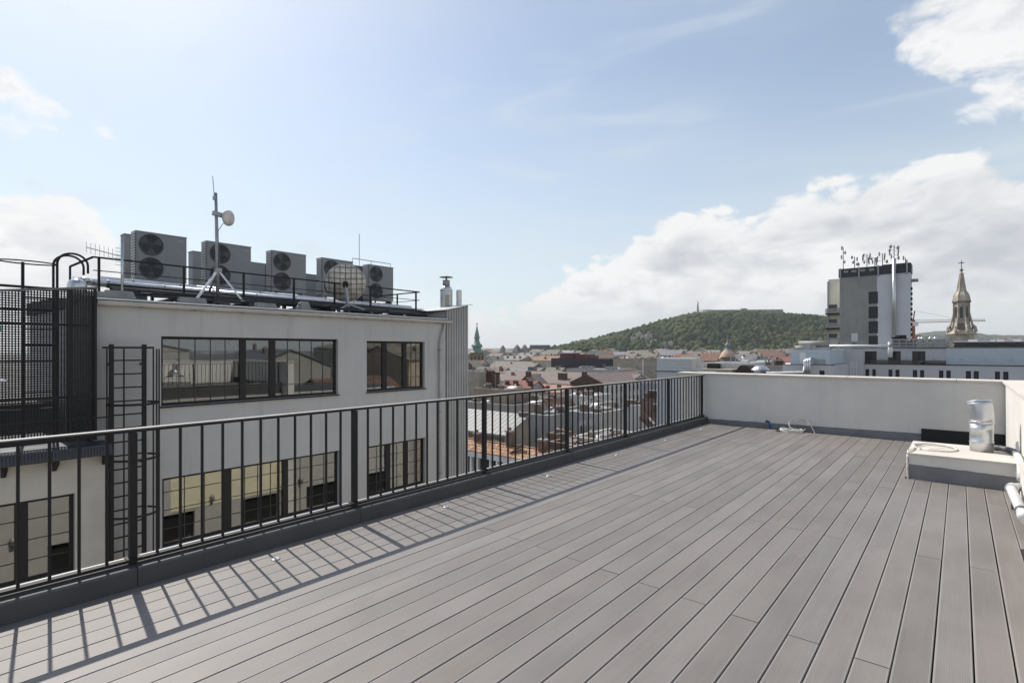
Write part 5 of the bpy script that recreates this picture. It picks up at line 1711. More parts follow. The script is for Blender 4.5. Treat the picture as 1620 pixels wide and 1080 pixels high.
# things beyond the end parapet
hw, rw = block('weathered pale flat roofed block beyond the end parapet', 52.0, 1110, 1172, 579, 8, mat('weathered_pale_wall', (0.55, 0.55, 0.54), 0.9, var=0.2, scale=0.8, stain=0.3), white_m)
x = xs_on(51, 1127)
MB().box(x - .5, x + .5, 51, 51.8, z_on(51, 1127, 583), z_on(51, 1127, 575)).thing('roof_cooler', frame_m, (x, 51.4, z_on(51, 1127, 583)), label='dark square cooler box before the domed building', cat='cooler')
MB().box(x - 3, x + 2.2, 49.5, 52, GROUND, z_on(51, 1127, 583)).thing('brown_ledge', wall_tan, (x, 50.7, GROUND), label='brown flat ledge roof just beyond the end parapet', cat='building')
aw = MB()
x = xs_on(50, 1175)
prof = [(-1.0, 0)] + [(1.0 * math.cos(math.pi - math.pi * k / 12) + (.25 if k > 6 else 0), 0.9 * math.sin(math.pi * k / 12)) for k in range(13)] + [(1.25, -5), (-1.0, -5)]
aw.prism_y([(x + a * .62, z_on(50, 1175, 592) + b * 1.05 - .1) for a, b in reversed(prof[1:])], 50, 52)
aw.thing('barrel_roof', mat('rusty_dark_roof', (0.06, 0.042, 0.034), 0.8, var=0.3), (x, 51, z_on(50, 1175, 592) - 5), label='dark rusty arched roof end beyond the end parapet', cat='roof')
Yh = 95.0
hx, rx_ = house('small hipped pale green metal roof beyond the end parapet', xs_on(Yh, 1187), xs_on(Yh, 1217), Yh, Yh + 5, z_on(Yh, 1202, 577), z_on(Yh + 2, 1202, 571), 'x', win_dark, mat('pale_green_copper_sheet', (0.30, 0.37, 0.36), 0.5, 0.2, var=0.1), hip=0.6)
block('pinkish rendered block behind the round vent', 70.0, 1180, 1262, 581.5, 8, mat('pink_render', (0.40, 0.34, 0.31), 0.9, var=0.08), felt, ((.55, .3, .8, 1.0, brick_d), (.25, .5, .5, .7)))
p = on_y(1203, 592, 44.0)
ve = empty('mushroom_vent', (p.x, 44, p.z - .3), 'round pale metal mushroom vent beyond the end parapet', 'vent')
MB().lathe([(.42, -.3), (.42, .25), (.50, .27), (.50, .32)], (p.x, 44, p.z), 20).build('drum', galv, ve)
MB().lathe([(.62, .325), (.66, .37), (.40, .60), (.22, .66), (.05, .68)], (p.x, 44, p.z), 20, smooth=False).build('cap', galv, ve)
MB().box(p.x - 6, p.x + 5, 43, 48, GROUND, p.z - .31).thing('vent_roof', felt, (p.x, 45, GROUND), label='flat pale roof carrying the mushroom vent', cat='building')

# domed building
Yd = 205.0
pd = on_y(1140, 573, Yd)
do_ = empty('domed_building', (pd.x, Yd + 5, GROUND), 'building with a tan ribbed dome and grey lantern under the hill', 'building')
k_ = pd.length / FPX * 0.93
MB().box(pd.x - 10 * k_, pd.x + 22 * k_, Yd + 1, Yd + 12, GROUND, pd.z).build('wall', WALLS[1], do_)
prof = [(13.0, 0), (12.8, 4), (11.8, 9), (9.6, 14), (6.5, 18), (4.6, 20)]
MB().lathe([(r_ * k_, z_ * k_) for r_, z_ in prof], (pd.x + 1 * k_, Yd + 7, pd.z), 24, smooth=False).build('dome', mat('tan_dome_scales', (0.46, 0.34, 0.23), 0.8, var=0.2, scale=0.8), do_)
prof = [(4.6, 20), (4.2, 21), (3.0, 21.5), (3.0, 25.5), (4.0, 26), (4.0, 27), (3.2, 29), (1.6, 31), (.5, 32), (.3, 36)]
MB().lathe([(r_ * k_, z_ * k_) for r_, z_ in prof], (pd.x + 1 * k_, Yd + 7, pd.z), 14).build('lantern', mat('grey_lead', (0.22, 0.24, 0.25), 0.6, var=0.15), do_)
house('cream gable house with three small windows before the dome', xs_on(190, 1128), xs_on(190, 1156), 190, 204, z_on(190, 1142, 580), z_on(190, 1142, 565.5), 'y', WALLS[1], brick_d)
hq = bpy.data.objects[-1] if False else None
house('brown tiled roof left of the dome', xs_on(215, 1112), xs_on(215, 1133), 215, 230, z_on(215, 1122, 571), z_on(222, 1122, 557.5), 'x', WALLS[5], tile_brown, off=0.6, over=.2)
house('red tiled roofs right of the dome', xs_on(260, 1216), xs_on(260, 1250), 260, 275, z_on(260, 1230, 573), z_on(267, 1230, 565), 'x', WALLS[1], tile_red, ((.3, .3, 1, 1),), off=0.6)

# copper spire church
Yc = 255.0
pc = on_y(754.5, 572, Yc)
k_ = (pc - Vector((0, 0, EYE))).length / FPX * 0.99
cs = empty('copper_spire_church', (pc.x, Yc, GROUND), 'brick church tower with green copper onion spire and cross', 'church tower')
C = (pc.x, Yc, pc.z)
copper = mat('green_copper', (0.165, 0.265, 0.205), 0.6, var=0.25, scale=0.5)
MB().box(pc.x - 8 * k_, pc.x + 8 * k_, Yc - 8 * k_, Yc + 8 * k_, GROUND, pc.z + 14 * k_).build('tower', mat('tower_brick', (0.22, 0.165, 0.125), 0.9, var=0.25), cs)
for sx in (-4.0, 4.0):
    MB().prism_y([(pc.x + (sx - 1.6) * k_, pc.z + 1 * k_), (pc.x + (sx + 1.6) * k_, pc.z + 1 * k_), (pc.x + (sx + 1.6) * k_, pc.z + 8 * k_), (pc.x + sx * k_, pc.z + 10 * k_), (pc.x + (sx - 1.6) * k_, pc.z + 8 * k_)], Yc - 8.3 * k_, Yc - 8.02 * k_).build('belfry_opening', win_dark, cs)
    MB().prism_x([(Yc + (sx - 1.6) * k_, pc.z + 1 * k_), (Yc + (sx + 1.6) * k_, pc.z + 1 * k_), (Yc + (sx + 1.6) * k_, pc.z + 8 * k_), (Yc + sx * k_, pc.z + 10 * k_), (Yc + (sx - 1.6) * k_, pc.z + 8 * k_)], pc.x + 8.02 * k_, pc.x + 8.3 * k_).build('belfry_opening', win_dark, cs)
prof = [(11.0, 14), (11, 15), (9, 17), (7.0, 20), (6.6, 22), (9.2, 23.5), (9.6, 25), (8.2, 27.5), (5.8, 29), (5.0, 30), (5.4, 31), (4.4, 31.8), (3.9, 37), (5.2, 38), (5.0, 39.2), (3.8, 41), (4.0, 42), (3.0, 46), (2.0, 50), (1.1, 53), (1.5, 54), (1.4, 55.2), (.6, 56), (.4, 57)]
MB().lathe([(r_ * k_, z_ * k_) for r_, z_ in prof], C, 8, smooth=False, a0=R(22.5)).build('spire', copper, cs)
MB().box(pc.x - .35 * k_, pc.x + .35 * k_, Yc - .3 * k_, Yc + .3 * k_, pc.z + 57 * k_, pc.z + 62.5 * k_).box(pc.x - 1.6 * k_, pc.x + 1.6 * k_, Yc - .25 * k_, Yc + .25 * k_, pc.z + 59.6 * k_, pc.z + 60.4 * k_).build('cross', rail_m, cs)

# statue and fort on the hill
pm = at(1104, 497, 1492)
s_ = 1492 / FPX
mo_ = empty('hill_monument', (pm.x, pm.y, pm.z - 8), 'tall monument with a standing figure on the hill top', 'monument')
stone = mat('monument_stone', (0.34, 0.30, 0.27), 0.9, var=0.15)
MB().lathe([(4.2 * s_, -6), (4.2 * s_, 1.5 * s_), (3.2 * s_, 2 * s_), (2.2 * s_, 4 * s_), (1.5 * s_, 9.5 * s_), (1.6 * s_, 10 * s_)], (pm.x, pm.y, pm.z), 10, smooth=False).build('pedestal', stone, mo_)
dark_br = mat('dark_bronze', (0.075, 0.08, 0.075), 0.6, var=0.15)
MB().lathe([(1.25 * s_, 10 * s_), (1.1 * s_, 13 * s_), (.85 * s_, 15 * s_), (1.05 * s_, 16.3 * s_), (.45 * s_, 17 * s_), (.5 * s_, 17.6 * s_), (.45 * s_, 18.2 * s_), (.1 * s_, 18.5 * s_)], (pm.x, pm.y, pm.z), 10).build('figure', dark_br, mo_)
fR = Vector((CS, SN, 0))
q0 = Vector((pm.x, pm.y, pm.z))
MB().path([q0 + fR * (.8 * s_) + Vector((0, 0, 16.2 * s_)), q0 + fR * (.9 * s_) + Vector((0, 0, 18.6 * s_)), q0 + fR * (-.3 * s_) + Vector((0, 0, 20.2 * s_)), q0 + fR * (-1.7 * s_) + Vector((0, 0, 21.2 * s_))], [.35 * s_, .3 * s_, .35 * s_, .2 * s_], 6).build('raised_arms', dark_br, mo_)
ft = empty('hill_fort', tuple(at(1170, 500, 1530)), 'long low stone fort wall along the hill top', 'fort')
fm = mat('fort_stone', (0.31, 0.275, 0.245), 0.95, var=0.2, scale=0.1)
pf = [at(u, HZ, 1530) for u in (1117, 1232)]
d_ = (pf[1] - pf[0]).normalized()
nrm = Vector((-d_.y, d_.x, 0))
zf0 = at(1100, 500, 1530).z - 14
zf1 = at(1100, 490.8, 1530).z
quad = [pf[0] - nrm * 15, pf[1] - nrm * 15, pf[1] + nrm * 15, pf[0] + nrm * 15]
MB().hull8([(a.x, a.y, zf0) for a in quad], [(a.x, a.y, zf1 + (1.5 if i in (1, 2) else 0)) for i, a in enumerate(quad)]).build('curtain_wall', fm, ft)
MB().lathe([(20, 0), (19, zf1 - zf0 + .6), (17, zf1 - zf0 + .8)], (pf[0].x, pf[0].y, zf0), 20).build('bastion', mat('pale_fort_stone', (0.38, 0.34, 0.30), 0.9, var=0.15), ft)
MB().lathe([(12, 0), (11.5, zf1 - zf0 + 1.9), (10, zf1 - zf0 + 2.1)], (pf[1].x, pf[1].y, zf0), 16).build('bastion', fm, ft)
pmid = at(1177, HZ, 1526)
MB().box(pmid.x - 7, pmid.x + 7, pmid.y - 7, pmid.y + 7, zf0, zf1 + 5).build('gatehouse', fm, ft)
for u, h_ in ((1223, 11), (1204, 7)):
    a = at(u, HZ, 1530)
    MB().path([(a.x, a.y, zf1), (a.x, a.y, zf1 + h_)], .35, 5).build('flag_pole', galv_d, ft)

# long blue-grey block on the low rise
pa, pb = at(838, 545.5, 1050), at(870, 545.5, 1050)
bq = empty('long_slab_block', ((pa.x + pb.x) / 2, pa.y, GROUND), 'long blue-grey slab block on the low rise left of the hill', 'building')
MB().hull8([(pa.x, pa.y, GROUND), (pb.x, pb.y, GROUND), (pb.x - 10, pb.y + 14, GROUND), (pa.x - 10, pa.y + 14, GROUND)], [(pa.x, pa.y, pa.z), (pb.x, pb.y, pa.z), (pb.x - 10, pb.y + 14, pa.z), (pa.x - 10, pa.y + 14, pa.z)]).build('wall', mat('hazy_blue_panel', (0.15, 0.18, 0.21), 0.7, var=0.1), bq)
for k in range(3):
    dv = (pb - pa)
    for j in range(2):
        pass
    z = pa.z - 2.6 - 3.2 * k
    nn = Vector((dv.y, -dv.x, 0)).normalized()
    a, b = pa + dv * .03 + nn * .1, pa + dv * .97 + nn * .1
    MB().bar((a.x, a.y, z), (b.x, b.y, z), .3, 1.5).build('window_band', win_dark, bq)

# ------------------------------------------------------------------ right-hand modern complex
YC = 55.0
panel_g = mat('grey_facade_render', (0.56, 0.55, 0.55), 0.85, var=0.05, scale=0.6, stain=0.15)
panel_b = mat('pale_blue_cladding', (0.53, 0.59, 0.64), 0.5, 0.15, var=0.05)
mc = empty('modern_complex', (8, YC + 8, GROUND), 'grey modern office complex with paired windows beyond the end parapet', 'building')
zl = z_on(YC, 1450, 577)
zt_ = z_on(YC, 1450, 551.3)
pairs = [(1369, 1375), (1380, 1385.5), (1405.5, 1412), (1416.5, 1423), (1444, 1451), (1455.5, 1462), (1485.5, 1492.5), (1497, 1504), (1528, 1536), (1540.5, 1548.5), (1574, 1582), (1587, 1595.5), (1626, 1635), (1641, 1650)]
low = [(xs_on(YC, a), xs_on(YC, b), zl - 2.0, zl - .42) for a, b in pairs]
bigw = [(xs_on(YC + 1.2, a), xs_on(YC + 1.2, b), zl + .06, zl + 1.12) for a, b in ((1368, 1387), (1405, 1425), (1443, 1464))]
x0, x1 = xs_on(YC, 1362), 22.0
m_ = MB()
wall_holes(m_, 'y', YC, YC + .3, x0, x1, zl - 9, zl, low)
m_.box(x0, x1, YC, YC + 16, GROUND, zl - 9.001)
m_.build('lower_wall', panel_g, mc)
xk = xs_on(YC + 1.2, 1497)
m_ = MB()
wall_holes(m_, 'y', YC + 1.2, YC + 1.5, x0 + .1, xk, zl + .051, zt_, bigw)
m_.build('upper_wall', panel_g, mc)
MB().box(xk + .002, x1, YC + 1.15, YC + 1.6, zl + .051, zt_ + .05).build('blue_cladding', panel_b, mc)
for k in range(1, 6):
    z = zl + .05 + (zt_ - zl) * k / 6
    MB().box(xk + .002, x1, YC + 1.142, YC + 1.149, z, z + .008).build('cladding_joint', galv_d, mc)
MB().box(x0, x1, YC - .05, YC + 1.9, zl + .002, zl + .05).build('ledge', frame_m, mc)
MB().box(x0 + .1, x1, YC + 1.601, YC + 16, zl - .5, zt_ - .1).build('core', frame_m, mc)
MB().box(x0, x1, YC + 1.1, YC + 16, zt_ + .051, zt_ + .10).build('roof', felt, mc)
for h in low:
    e = empty('window', Vector((h[0], YC, h[2])) - origin(mc))
    e.parent = mc
    MB().box(h[0], h[1], YC + .16, YC + .20, h[2], h[3]).build('pane', win_dark, e)
    MB().box(h[0], h[0] + .05, YC + .10, YC + .158, h[2], h[3]).box(h[1] - .05, h[1], YC + .10, YC + .158, h[2], h[3]).box(h[0] + .051, h[1] - .051, YC + .10, YC + .158, h[3] - .06, h[3]).build('frame', frame_m, e)
for h in bigw:
    e = empty('window', Vector((h[0], YC + 1.2, h[2])) - origin(mc))
    e.parent = mc
    MB().box(h[0], h[1], YC + 1.40, YC + 1.44, h[2], h[3]).build('pane', win_dark, e)
    MB().box((h[0] + h[1]) / 2 - .03, (h[0] + h[1]) / 2 + .03, YC + 1.34, YC + 1.399, h[2], h[3]).build('frame', frame_m, e)
# glass balustrade along the ledge and small lamps
MB().box(x0 + .5, xk, YC + .02, YC + .035, zl + .052, zl + .38).build('glass_balustrade', mat_glass('smoked_balustrade', 0.05, (0.45, 0.45, 0.47)), mc)
for u in (1394, 1434, 1478, 1520, 1560, 1600):
    x = xs_on(YC + 1.15, u)
    MB().box(x - .05, x + .05, YC + 1.05, YC + 1.13, zl + .42, zl + .47).build('wall_lamp', galv_d, mc)
# dark glazed attic strip with roof lights
at_ = empty('glazed_attic', (6, YC + 8, zt_), 'dark glazed attic strip with blue-black sloping glass on the modern complex', 'attic')
xg0, xg1 = xs_on(YC + 3, 1510), 20.0
zg = z_on(YC + 3, 1560, 537.0)
MB().box(xg0, xg1, YC + 3.4, YC + 9, zt_ + .101, zg - .31).build('glazing', win_dark, at_)
MB().hull8([(xg0 - .1, YC + 2.9, zg - .30), (xg1, YC + 2.9, zg - .30), (xg1, YC + 9, zg - .249), (xg0 - .1, YC + 9, zg - .249)], [(xg0 - .1, YC + 2.9, zg - .20), (xg1, YC + 2.9, zg - .20), (xg1, YC + 9, zg), (xg0 - .1, YC + 9, zg)]).build('roof', mat('blue_black_sheet', (0.03, 0.036, 0.052), 0.35, 0.3, var=0.15), at_)
for u0, u1 in ((1532, 1547), (1568, 1575), (1578, 1590), (1605, 1618)):
    MB().hull8([(xs_on(YC + 4, u0), YC + 4, zg - .30), (xs_on(YC + 4, u1), YC + 4, zg - .30), (xs_on(YC + 4, u1), YC + 6, zg - .15), (xs_on(YC + 4, u0), YC + 6, zg - .15)], [(xs_on(YC + 4, u0), YC + 4, zg - .18), (xs_on(YC + 4, u1), YC + 4, zg - .18), (xs_on(YC + 4, u1), YC + 6, zg + .06), (xs_on(YC + 4, u0), YC + 6, zg + .06)]).build('roof_light', sheet, at_)
for k in range(12):
    x = xg0 + (xg1 - xg0) * k / 11
    MB().box(x - .03, x + .03, YC + 3.36, YC + 3.395, zt_ + .102, zg - .46).build('mullion', frame_m, at_)
# left wing: blue box on grey wall
Yl = 47.0
lwg = empty('blue_box_wing', (xs_on(Yl, 1280), Yl + 5, GROUND), 'lower wing with a pale blue panelled box left of the modern complex', 'building')
xa, xb, xc_ = xs_on(Yl, 1238), xs_on(Yl, 1312), xs_on(Yl, 1319)
zlow, zbx = z_on(Yl, 1280, 577), z_on(Yl, 1280, 553)
m_ = MB()
wall_holes(m_, 'y', Yl, Yl + .3, xa, xc_, zlow - 5, zlow, [(xs_on(Yl, 1296), xs_on(Yl, 1304.5), zlow - 1.35, zlow - .42)])
m_.box(xa, xc_, Yl + .301, Yl + 10, GROUND, zlow - .01).box(xa, xc_, Yl, Yl + .3, GROUND, zlow - 5.001)
m_.build('wall', panel_g, lwg)
MB().box(xs_on(Yl, 1296), xs_on(Yl, 1304.5), Yl + .15, Yl + .2, zlow - 1.35, zlow - .42).build('window', win_dark, lwg)
bxo = MB().box(xs_on(Yl, 1250), xb, Yl + .1, Yl + 7, zlow + .03, zbx).build('panelled_box', panel_b, lwg)
for k in range(1, 4):
    z = zlow + (zbx - zlow) * k / 4
    MB().box(xs_on(Yl, 1250), xb, Yl + .092, Yl + .099, z, z + .008).build('panel_joint', galv_d, bxo)
MB().box(xs_on(Yl, 1265), xs_on(Yl, 1275), Yl + .08, Yl + .098, zlow + .1, zlow + .95).build('door', white_m, bxo)
MB().box(xs_on(Yl, 1288), xs_on(Yl, 1306), Yl + .07, Yl + .098, zlow + .08, zlow + .45).build('louvre', galv_d, bxo)
MB().box(xa - .05, xc_ + .05, Yl - .05, Yl + .35, zlow + .002, zlow + .028).build('edge_trim', frame_m, lwg)
# tall plain block between wing and complex
Ym = 54.0
MB().box(xs_on(Ym, 1317), xs_on(Ym, 1364), Ym, Ym + 1.1, GROUND, z_on(Ym, 1340, 552)).thing('plain_stair_block', panel_g, (xs_on(Ym, 1340), Ym + 7, GROUND), label='plain grey windowless block between blue box wing and paired windows', cat='building')
# ducts on top
for (u0, u1, v, r_, Yq, lab) in ((1264, 1320, 544, .28, 52, 'long white horizontal duct on the roof behind the blue box'), (1258, 1278, 550.5, .22, 50, 'short fat grey duct on the blue box'), (1312, 1410, 547, .10, 51.5, 'thin white pipe along the roof of the modern complex')):
    e = empty('roof_duct', tuple(on_y((u0 + u1) / 2, v, Yq) - Vector((0, 0, r_))), lab, 'duct')
    MB().path([on_y(u0, v, Yq), on_y(u1, v, Yq)], r_, 12).build('tube', sheet if r_ > .2 else white_m, e)
    for k in range(4):
        a = on_y(u0 + (u1 - u0) * (k + .5) / 4, v, Yq)
        MB().box(a.x - .05, a.x + .05, a.y - .05, a.y + .05, z_on(Yq, u0, 553.5), a.z - r_ * .8).build('support', galv_d, e)
    b_ = on_y(u1, v, Yq)
    MB().box(b_.x - .3 * r_ * 3, b_.x + .01 + r_, Yq - r_ * 1.3, Yq + r_ * 1.3, b_.z - r_ * 1.2, b_.z + r_ * 1.5).build('end_box', sheet, e)
for u0, u1, v0, v1, Yq, lab in ((1283, 1290, 546, 551, 51, 'small pale box on the blue box wing roof'), (1330, 1347, 541, 549, 56, 'pale cooling box on the plain block roof'), (1290, 1311, 549, 552.5, 50, 'low pale duct box on the blue box wing'), (1348, 1362, 540, 549, 57, 'grey mesh cooling box on the plain block roof')):
    a, b = on_y(u0, v1, Yq), on_y(u1, v0, Yq)
    MB().box(a.x, b.x, Yq, Yq + 1.5, z_on(Yq, u0, 552.5), b.z).thing('roof_box', sheet, ((a.x + b.x) / 2, Yq + .7, z_on(Yq, u0, 552.5)), label=lab, cat='cooling box')
pc_ = empty('pipe_cluster', tuple(on_y(1277, 592, 45)), 'cluster of silver pipes climbing the blue box wing', 'pipes')
for k, u in enumerate((1272.5, 1275, 1278, 1281)):
    Yq = 46.2
    pts = [on_y(u, 592, Yq), on_y(u, 571 - k * .8, Yq), on_y(u + 2.5, 567.5 - k * .6, Yq + .3), on_y(u + 6, 567.5 - k * .4, Yq + .6)]
    MB().path(pts, .07, 8).build('pipe', chrome_pipe, pc_)
MB().path([on_y(1200, 590, 46), on_y(1271, 588.5, 46), on_y(1273, 580, 46)], .09, 8).build('header_pipe', chrome_pipe, pc_)
MB().path([on_y(1235, 592, 46), on_y(1290, 591.5, 46)], .05, 8).build('header_pipe', galv_d, pc_)
pv = empty('vent_stack', tuple(on_y(1407, 563, 54.5)), 'white vent stack pipes before the dark upper windows', 'pipe')
for u, v in ((1407, 541), (1410, 546)):
    MB().path([on_y(u, 565, 55.0), on_y(u, v, 55.0)], .10, 8).build('pipe', white_m, pv)
tr3 = empty('thin_tank_ladder', tuple(on_y(1350, 600, 49)), 'thin pale ladder posts before the plain block', 'ladder')
for u in (1346.5, 1350.5, 1355):
    MB().path([on_y(u, 602, 49.5), on_y(u, 572, 49.5)], .03, 5).build('post', galv, tr3)
for v in (584, 590, 596):
    MB().path([on_y(1345, v, 49.5), on_y(1360, v, 49.5)], .02, 5).build('rung', galv_d, tr3)
# plant deck of steel frames left of the attic
pk = empty('plant_deck', tuple(on_y(1455, 551, 58)), 'steel plant deck with grey boxes on the modern complex roof', 'plant deck')
zq = zt_ + .10
for k in range(9):
    x = xs_on(58.5, 1412 + k * 11)
    MB().box(x - .04, x + .04, 58.3, 58.38, zq, z_on(58.5, 1450, 537)).build('post', galv_d, pk)
for v in (537, 543, 547.5):
    a, b = on_y(1411, v, 58.34), on_y(1501, v, 58.34)
    MB().box(a.x, b.x, 58.30, 58.36, a.z - .04, a.z + .04).build('beam', galv_d, pk)
for u0, u1, v in ((1413, 1434, 534), (1436, 1448, 539), (1452, 1474, 541), (1478, 1496, 536)):
    MB().box(xs_on(60, u0), xs_on(60, u1), 60, 62, zq, z_on(60, u0, v)).build('plant_box', unit_side if u0 < 1440 else unit_m, pk)
MB().path([on_y(1411, 535, 59), on_y(1418, 533.5, 59), on_y(1434, 533.5, 59)], .22, 8).build('hood', frame_m, pk)
for u in (1455, 1459, 1472, 1480):
    MB().lathe([(.16, 0), (.2, .1), (.05, .25)], tuple(on_y(u, 537, 59)), 8).build('cowl', galv, pk)

# ------------------------------------------------------------------ tower with antennas
YT = 130.0
tw = empty('concrete_tower', (xs_on(YT, 1384), YT + 6, GROUND), 'tall grey concrete tower with dark top band and antennas', 'tower')
xa, xb = xs_on(YT, 1328.5), xs_on(YT, 1440.5)
zT, zB = z_on(YT, 1384, 418.5), z_on(YT, 1384, 435.0)
xm = xs_on(YT, 1387.5)
lou = [(xs_on(YT, 1374), xs_on(YT, 1389), z_on(YT, 1381, v1), z_on(YT, 1381, v0)) for v0, v1 in ((461.5, 480.5), (485, 503.5), (508, 527), (531, 549))]
conc_t = mat('weathered_tower_concrete', (0.32, 0.31, 0.285), 0.9, var=0.12, scale=0.25, stain=0.45)
conc_l = mat('pale_tower_panel', (0.66, 0.655, 0.67), 0.85, var=0.05, scale=0.3, stain=0.1)
h1s = [(a, xm, c, d) for a, b, c, d in lou]
h2s = [(xm, b, c, d) for a, b, c, d in lou]
wl = MB()
wall_holes(wl, 'y', YT, YT + .4, xa, xm, GROUND, zB, h1s)
wl.build('weathered_wall', conc_t, tw)
wl = MB()
wall_holes(wl, 'y', YT - .02, YT + .4, xm + .001, xb, GROUND, zB, h2s)
wl.box(xa, xb, YT + .41, YT + 4, GROUND, zB - .01)
wl.build('pale_wall', conc_l, tw)
for h in lou:
    e = empty('louvre', Vector((h[0], YT, h[2])) - origin(tw))
    e.parent = tw
    MB().box(h[0], h[1], YT + .30, YT + .35, h[2], h[3]).build('back', frame_m, e)
    sl_ = MB()
    for k in range(11):
        x = h[0] + (h[1] - h[0]) * (k + .5) / 11
        sl_.box(x - .045, x + .045, YT + .12, YT + .298, h[2], h[3])
    sl_.build('fins', mat('dark_louvre_fin', (0.075, 0.075, 0.078), 0.6, var=0.15), e)
zr_ = z_on(YT, 1440, 415.2)
MB().box(xa - .2, xb + .1, YT - .15, YT + 4, zB, zT - .35).build('dark_band', mat('dark_screen_band', (0.035, 0.038, 0.042), 0.6, var=0.15), tw)
MB().box(xs_on(YT, 1396), xb + .05, YT - .10, YT + 3.9, zT - .349, zr_).build('raised_screen', mat('dark_mesh_screen', (0.042, 0.045, 0.048), 0.6, var=0.2), tw)
for u in (1329.5, 1359, 1389.5, 1414, 1435):
    x = xs_on(YT, u)
    MB().box(x - .12, x + .12, YT - .24, YT - .151, zB - .3, zT - .2).build('band_post', galv_d, tw)
for u0, u1 in ((1335, 1342), (1347, 1355), (1361, 1369), (1375, 1383)):
    MB().box(xs_on(YT, u0), xs_on(YT, u1), YT - .20, YT - .151, zB + .9, zB + 1.35).build('faded_panel', concrete, tw)
MB().box(xs_on(YT, 1347), xs_on(YT, 1357), YT - .08, YT - .004, z_on(YT, 1350, 540), z_on(YT, 1350, 527)).build('pale_patch', conc_l, tw)
MB().box(xb, xs_on(YT, 1451.5), YT + 1, YT + 3, z_on(YT, 1440, 444), z_on(YT, 1440, 440.5)).build('slab', concrete, tw)
MB().path([on_y(1414.5, 533, YT - .6), on_y(1414.5, 409, YT - .6)], .34, 12).build('flue', chrome_pipe, tw)
for k in range(14):
    z = z_on(YT, 1442, 452) - k * 1.0
    MB().box(xb, xb + .30, YT + .2, YT + .5, z - .8, z - .25).build('side_bracket', rail_m, tw)
# rear volume with balconies
xl0 = xs_on(YT + 4, 1310.5)
MB().box(xl0, xa - .01, YT + 4, YT + 12, GROUND, z_on(YT + 4, 1315, 442)).build('rear_volume', mat('cream_rear_wall', (0.78, 0.74, 0.60), 0.9, var=0.08, stain=0.15), tw)
MB().box(xl0 - .15, xl0 + .12, YT + 3.6, YT + 4.2, z_on(YT, 1312, 552), z_on(YT, 1312, 442)).build('corner_post', galv_d, tw)
for v in (497, 520, 543):
    z = z_on(YT + 4, 1318, v)
    MB().box(xl0 - .3, xa - .02, YT + 2.2, YT + 3.99, z - .15, z + .15).build('balcony', rail_m, tw)
    MB().box(xl0 - .3, xa - .02, YT + 2.2, YT + 2.26, z + .16, z + 1.2).build('balustrade', mat_glass('grey_balcony_glass', 0.1, (0.5, 0.5, 0.5)), tw)
    for u in (1313, 1320):
        x = xs_on(YT + 4, u)
        MB().box(x - .35, x + .5, YT + 3.93, YT + 3.99, z + .6, z + 2.1).build('balcony_window', win_dark, tw)


def antenna(u, v_top, label, n_, w_, seed):
    r_ = random.Random(seed)
    x, y = xs_on(YT + 1.5, u), YT + 1.5
    z0 = zT - .35
    z1 = z_on(YT + 1.5, u, v_top)
    e = empty('antenna_cluster', (x, y, z0), label, 'antenna', 'antennas on the concrete tower')
    MB().path([(x, y, z0), (x, y, z1)], .07, 6).build('pole', rail_m, e)
    for k in range(n_):
        z = z0 + (z1 - z0) * (0.35 + .6 * k / max(1, n_ - 1))
        sx = (-1) ** k * r_.uniform(.35, 1) * w_
        MB().bar((x, y, z), (x + sx, y - .1, z), .05).build('arm', rail_m, e)
        if r_.random() < .55:
            MB().box(x + sx - .12, x + sx + .12, y - .3, y - .1, z - .35, z + .45).build('panel_antenna', galv_d, e)
        else:
            dm_ = MB(Matrix.Translation((x + sx, y - .2, z)) @ Matrix.Rotation(R(r_.uniform(40, 130)), 4, 'Z') @ Matrix.Rotation(R(90), 4, 'X'))
            dm_.lathe([(.1, -.2), (.34, -.05), (.36, .12), (.2, .16)], n=12)
            dm_.build('drum_dish', galv_d, e)


antenna(1334, 391, 'tall whip antenna at the left corner of the concrete tower', 4, .55, 1)
antenna(1352, 406, 'small antenna cluster second from the left on the tower', 4, .6, 2)
antenna(1371.5, 402, 'dense antenna cluster in the middle of the tower top', 8, .75, 3)
antenna(1384, 408, 'short antenna cluster right of the dense middle one', 4, .6, 4)
antenna(1396, 401, 'wide antenna cluster beside the raised dark screen', 6, 1.0, 5)
antenna(1414.5, 388, 'tallest antenna cluster above the tower flue', 8, .85, 6)
antenna(1432.5, 408, 'single thin antenna at the right corner of the tower', 2, .4, 7)

# ------------------------------------------------------------------ stone steeple
YS = 185.0
pS = on_y(1521, 533, YS)
dS = YS / direction(1521)[1]
k_ = dS / FPX
ss = empty('stone_steeple', (pS.x, YS, GROUND), 'ornate pale stone church steeple with cross at the picture right', 'church steeple')
stn = mat('steeple_stone', (0.47, 0.41, 0.325), 0.9, var=0.28, scale=0.7, bump=0.8, bscale=2, stain=0.6)
stn_d = mat('steeple_dark_stone', (0.22, 0.19, 0.15), 0.9, var=0.3, scale=0.8)
C = (pS.x, YS, pS.z)


def oct(prof, nm, m_, n=8, a0=R(22.5)):
    return MB().lathe([(r_ * k_ * .88, z_ * k_) for r_, z_ in prof], C, n, smooth=False, a0=a0).build(nm, m_, ss)


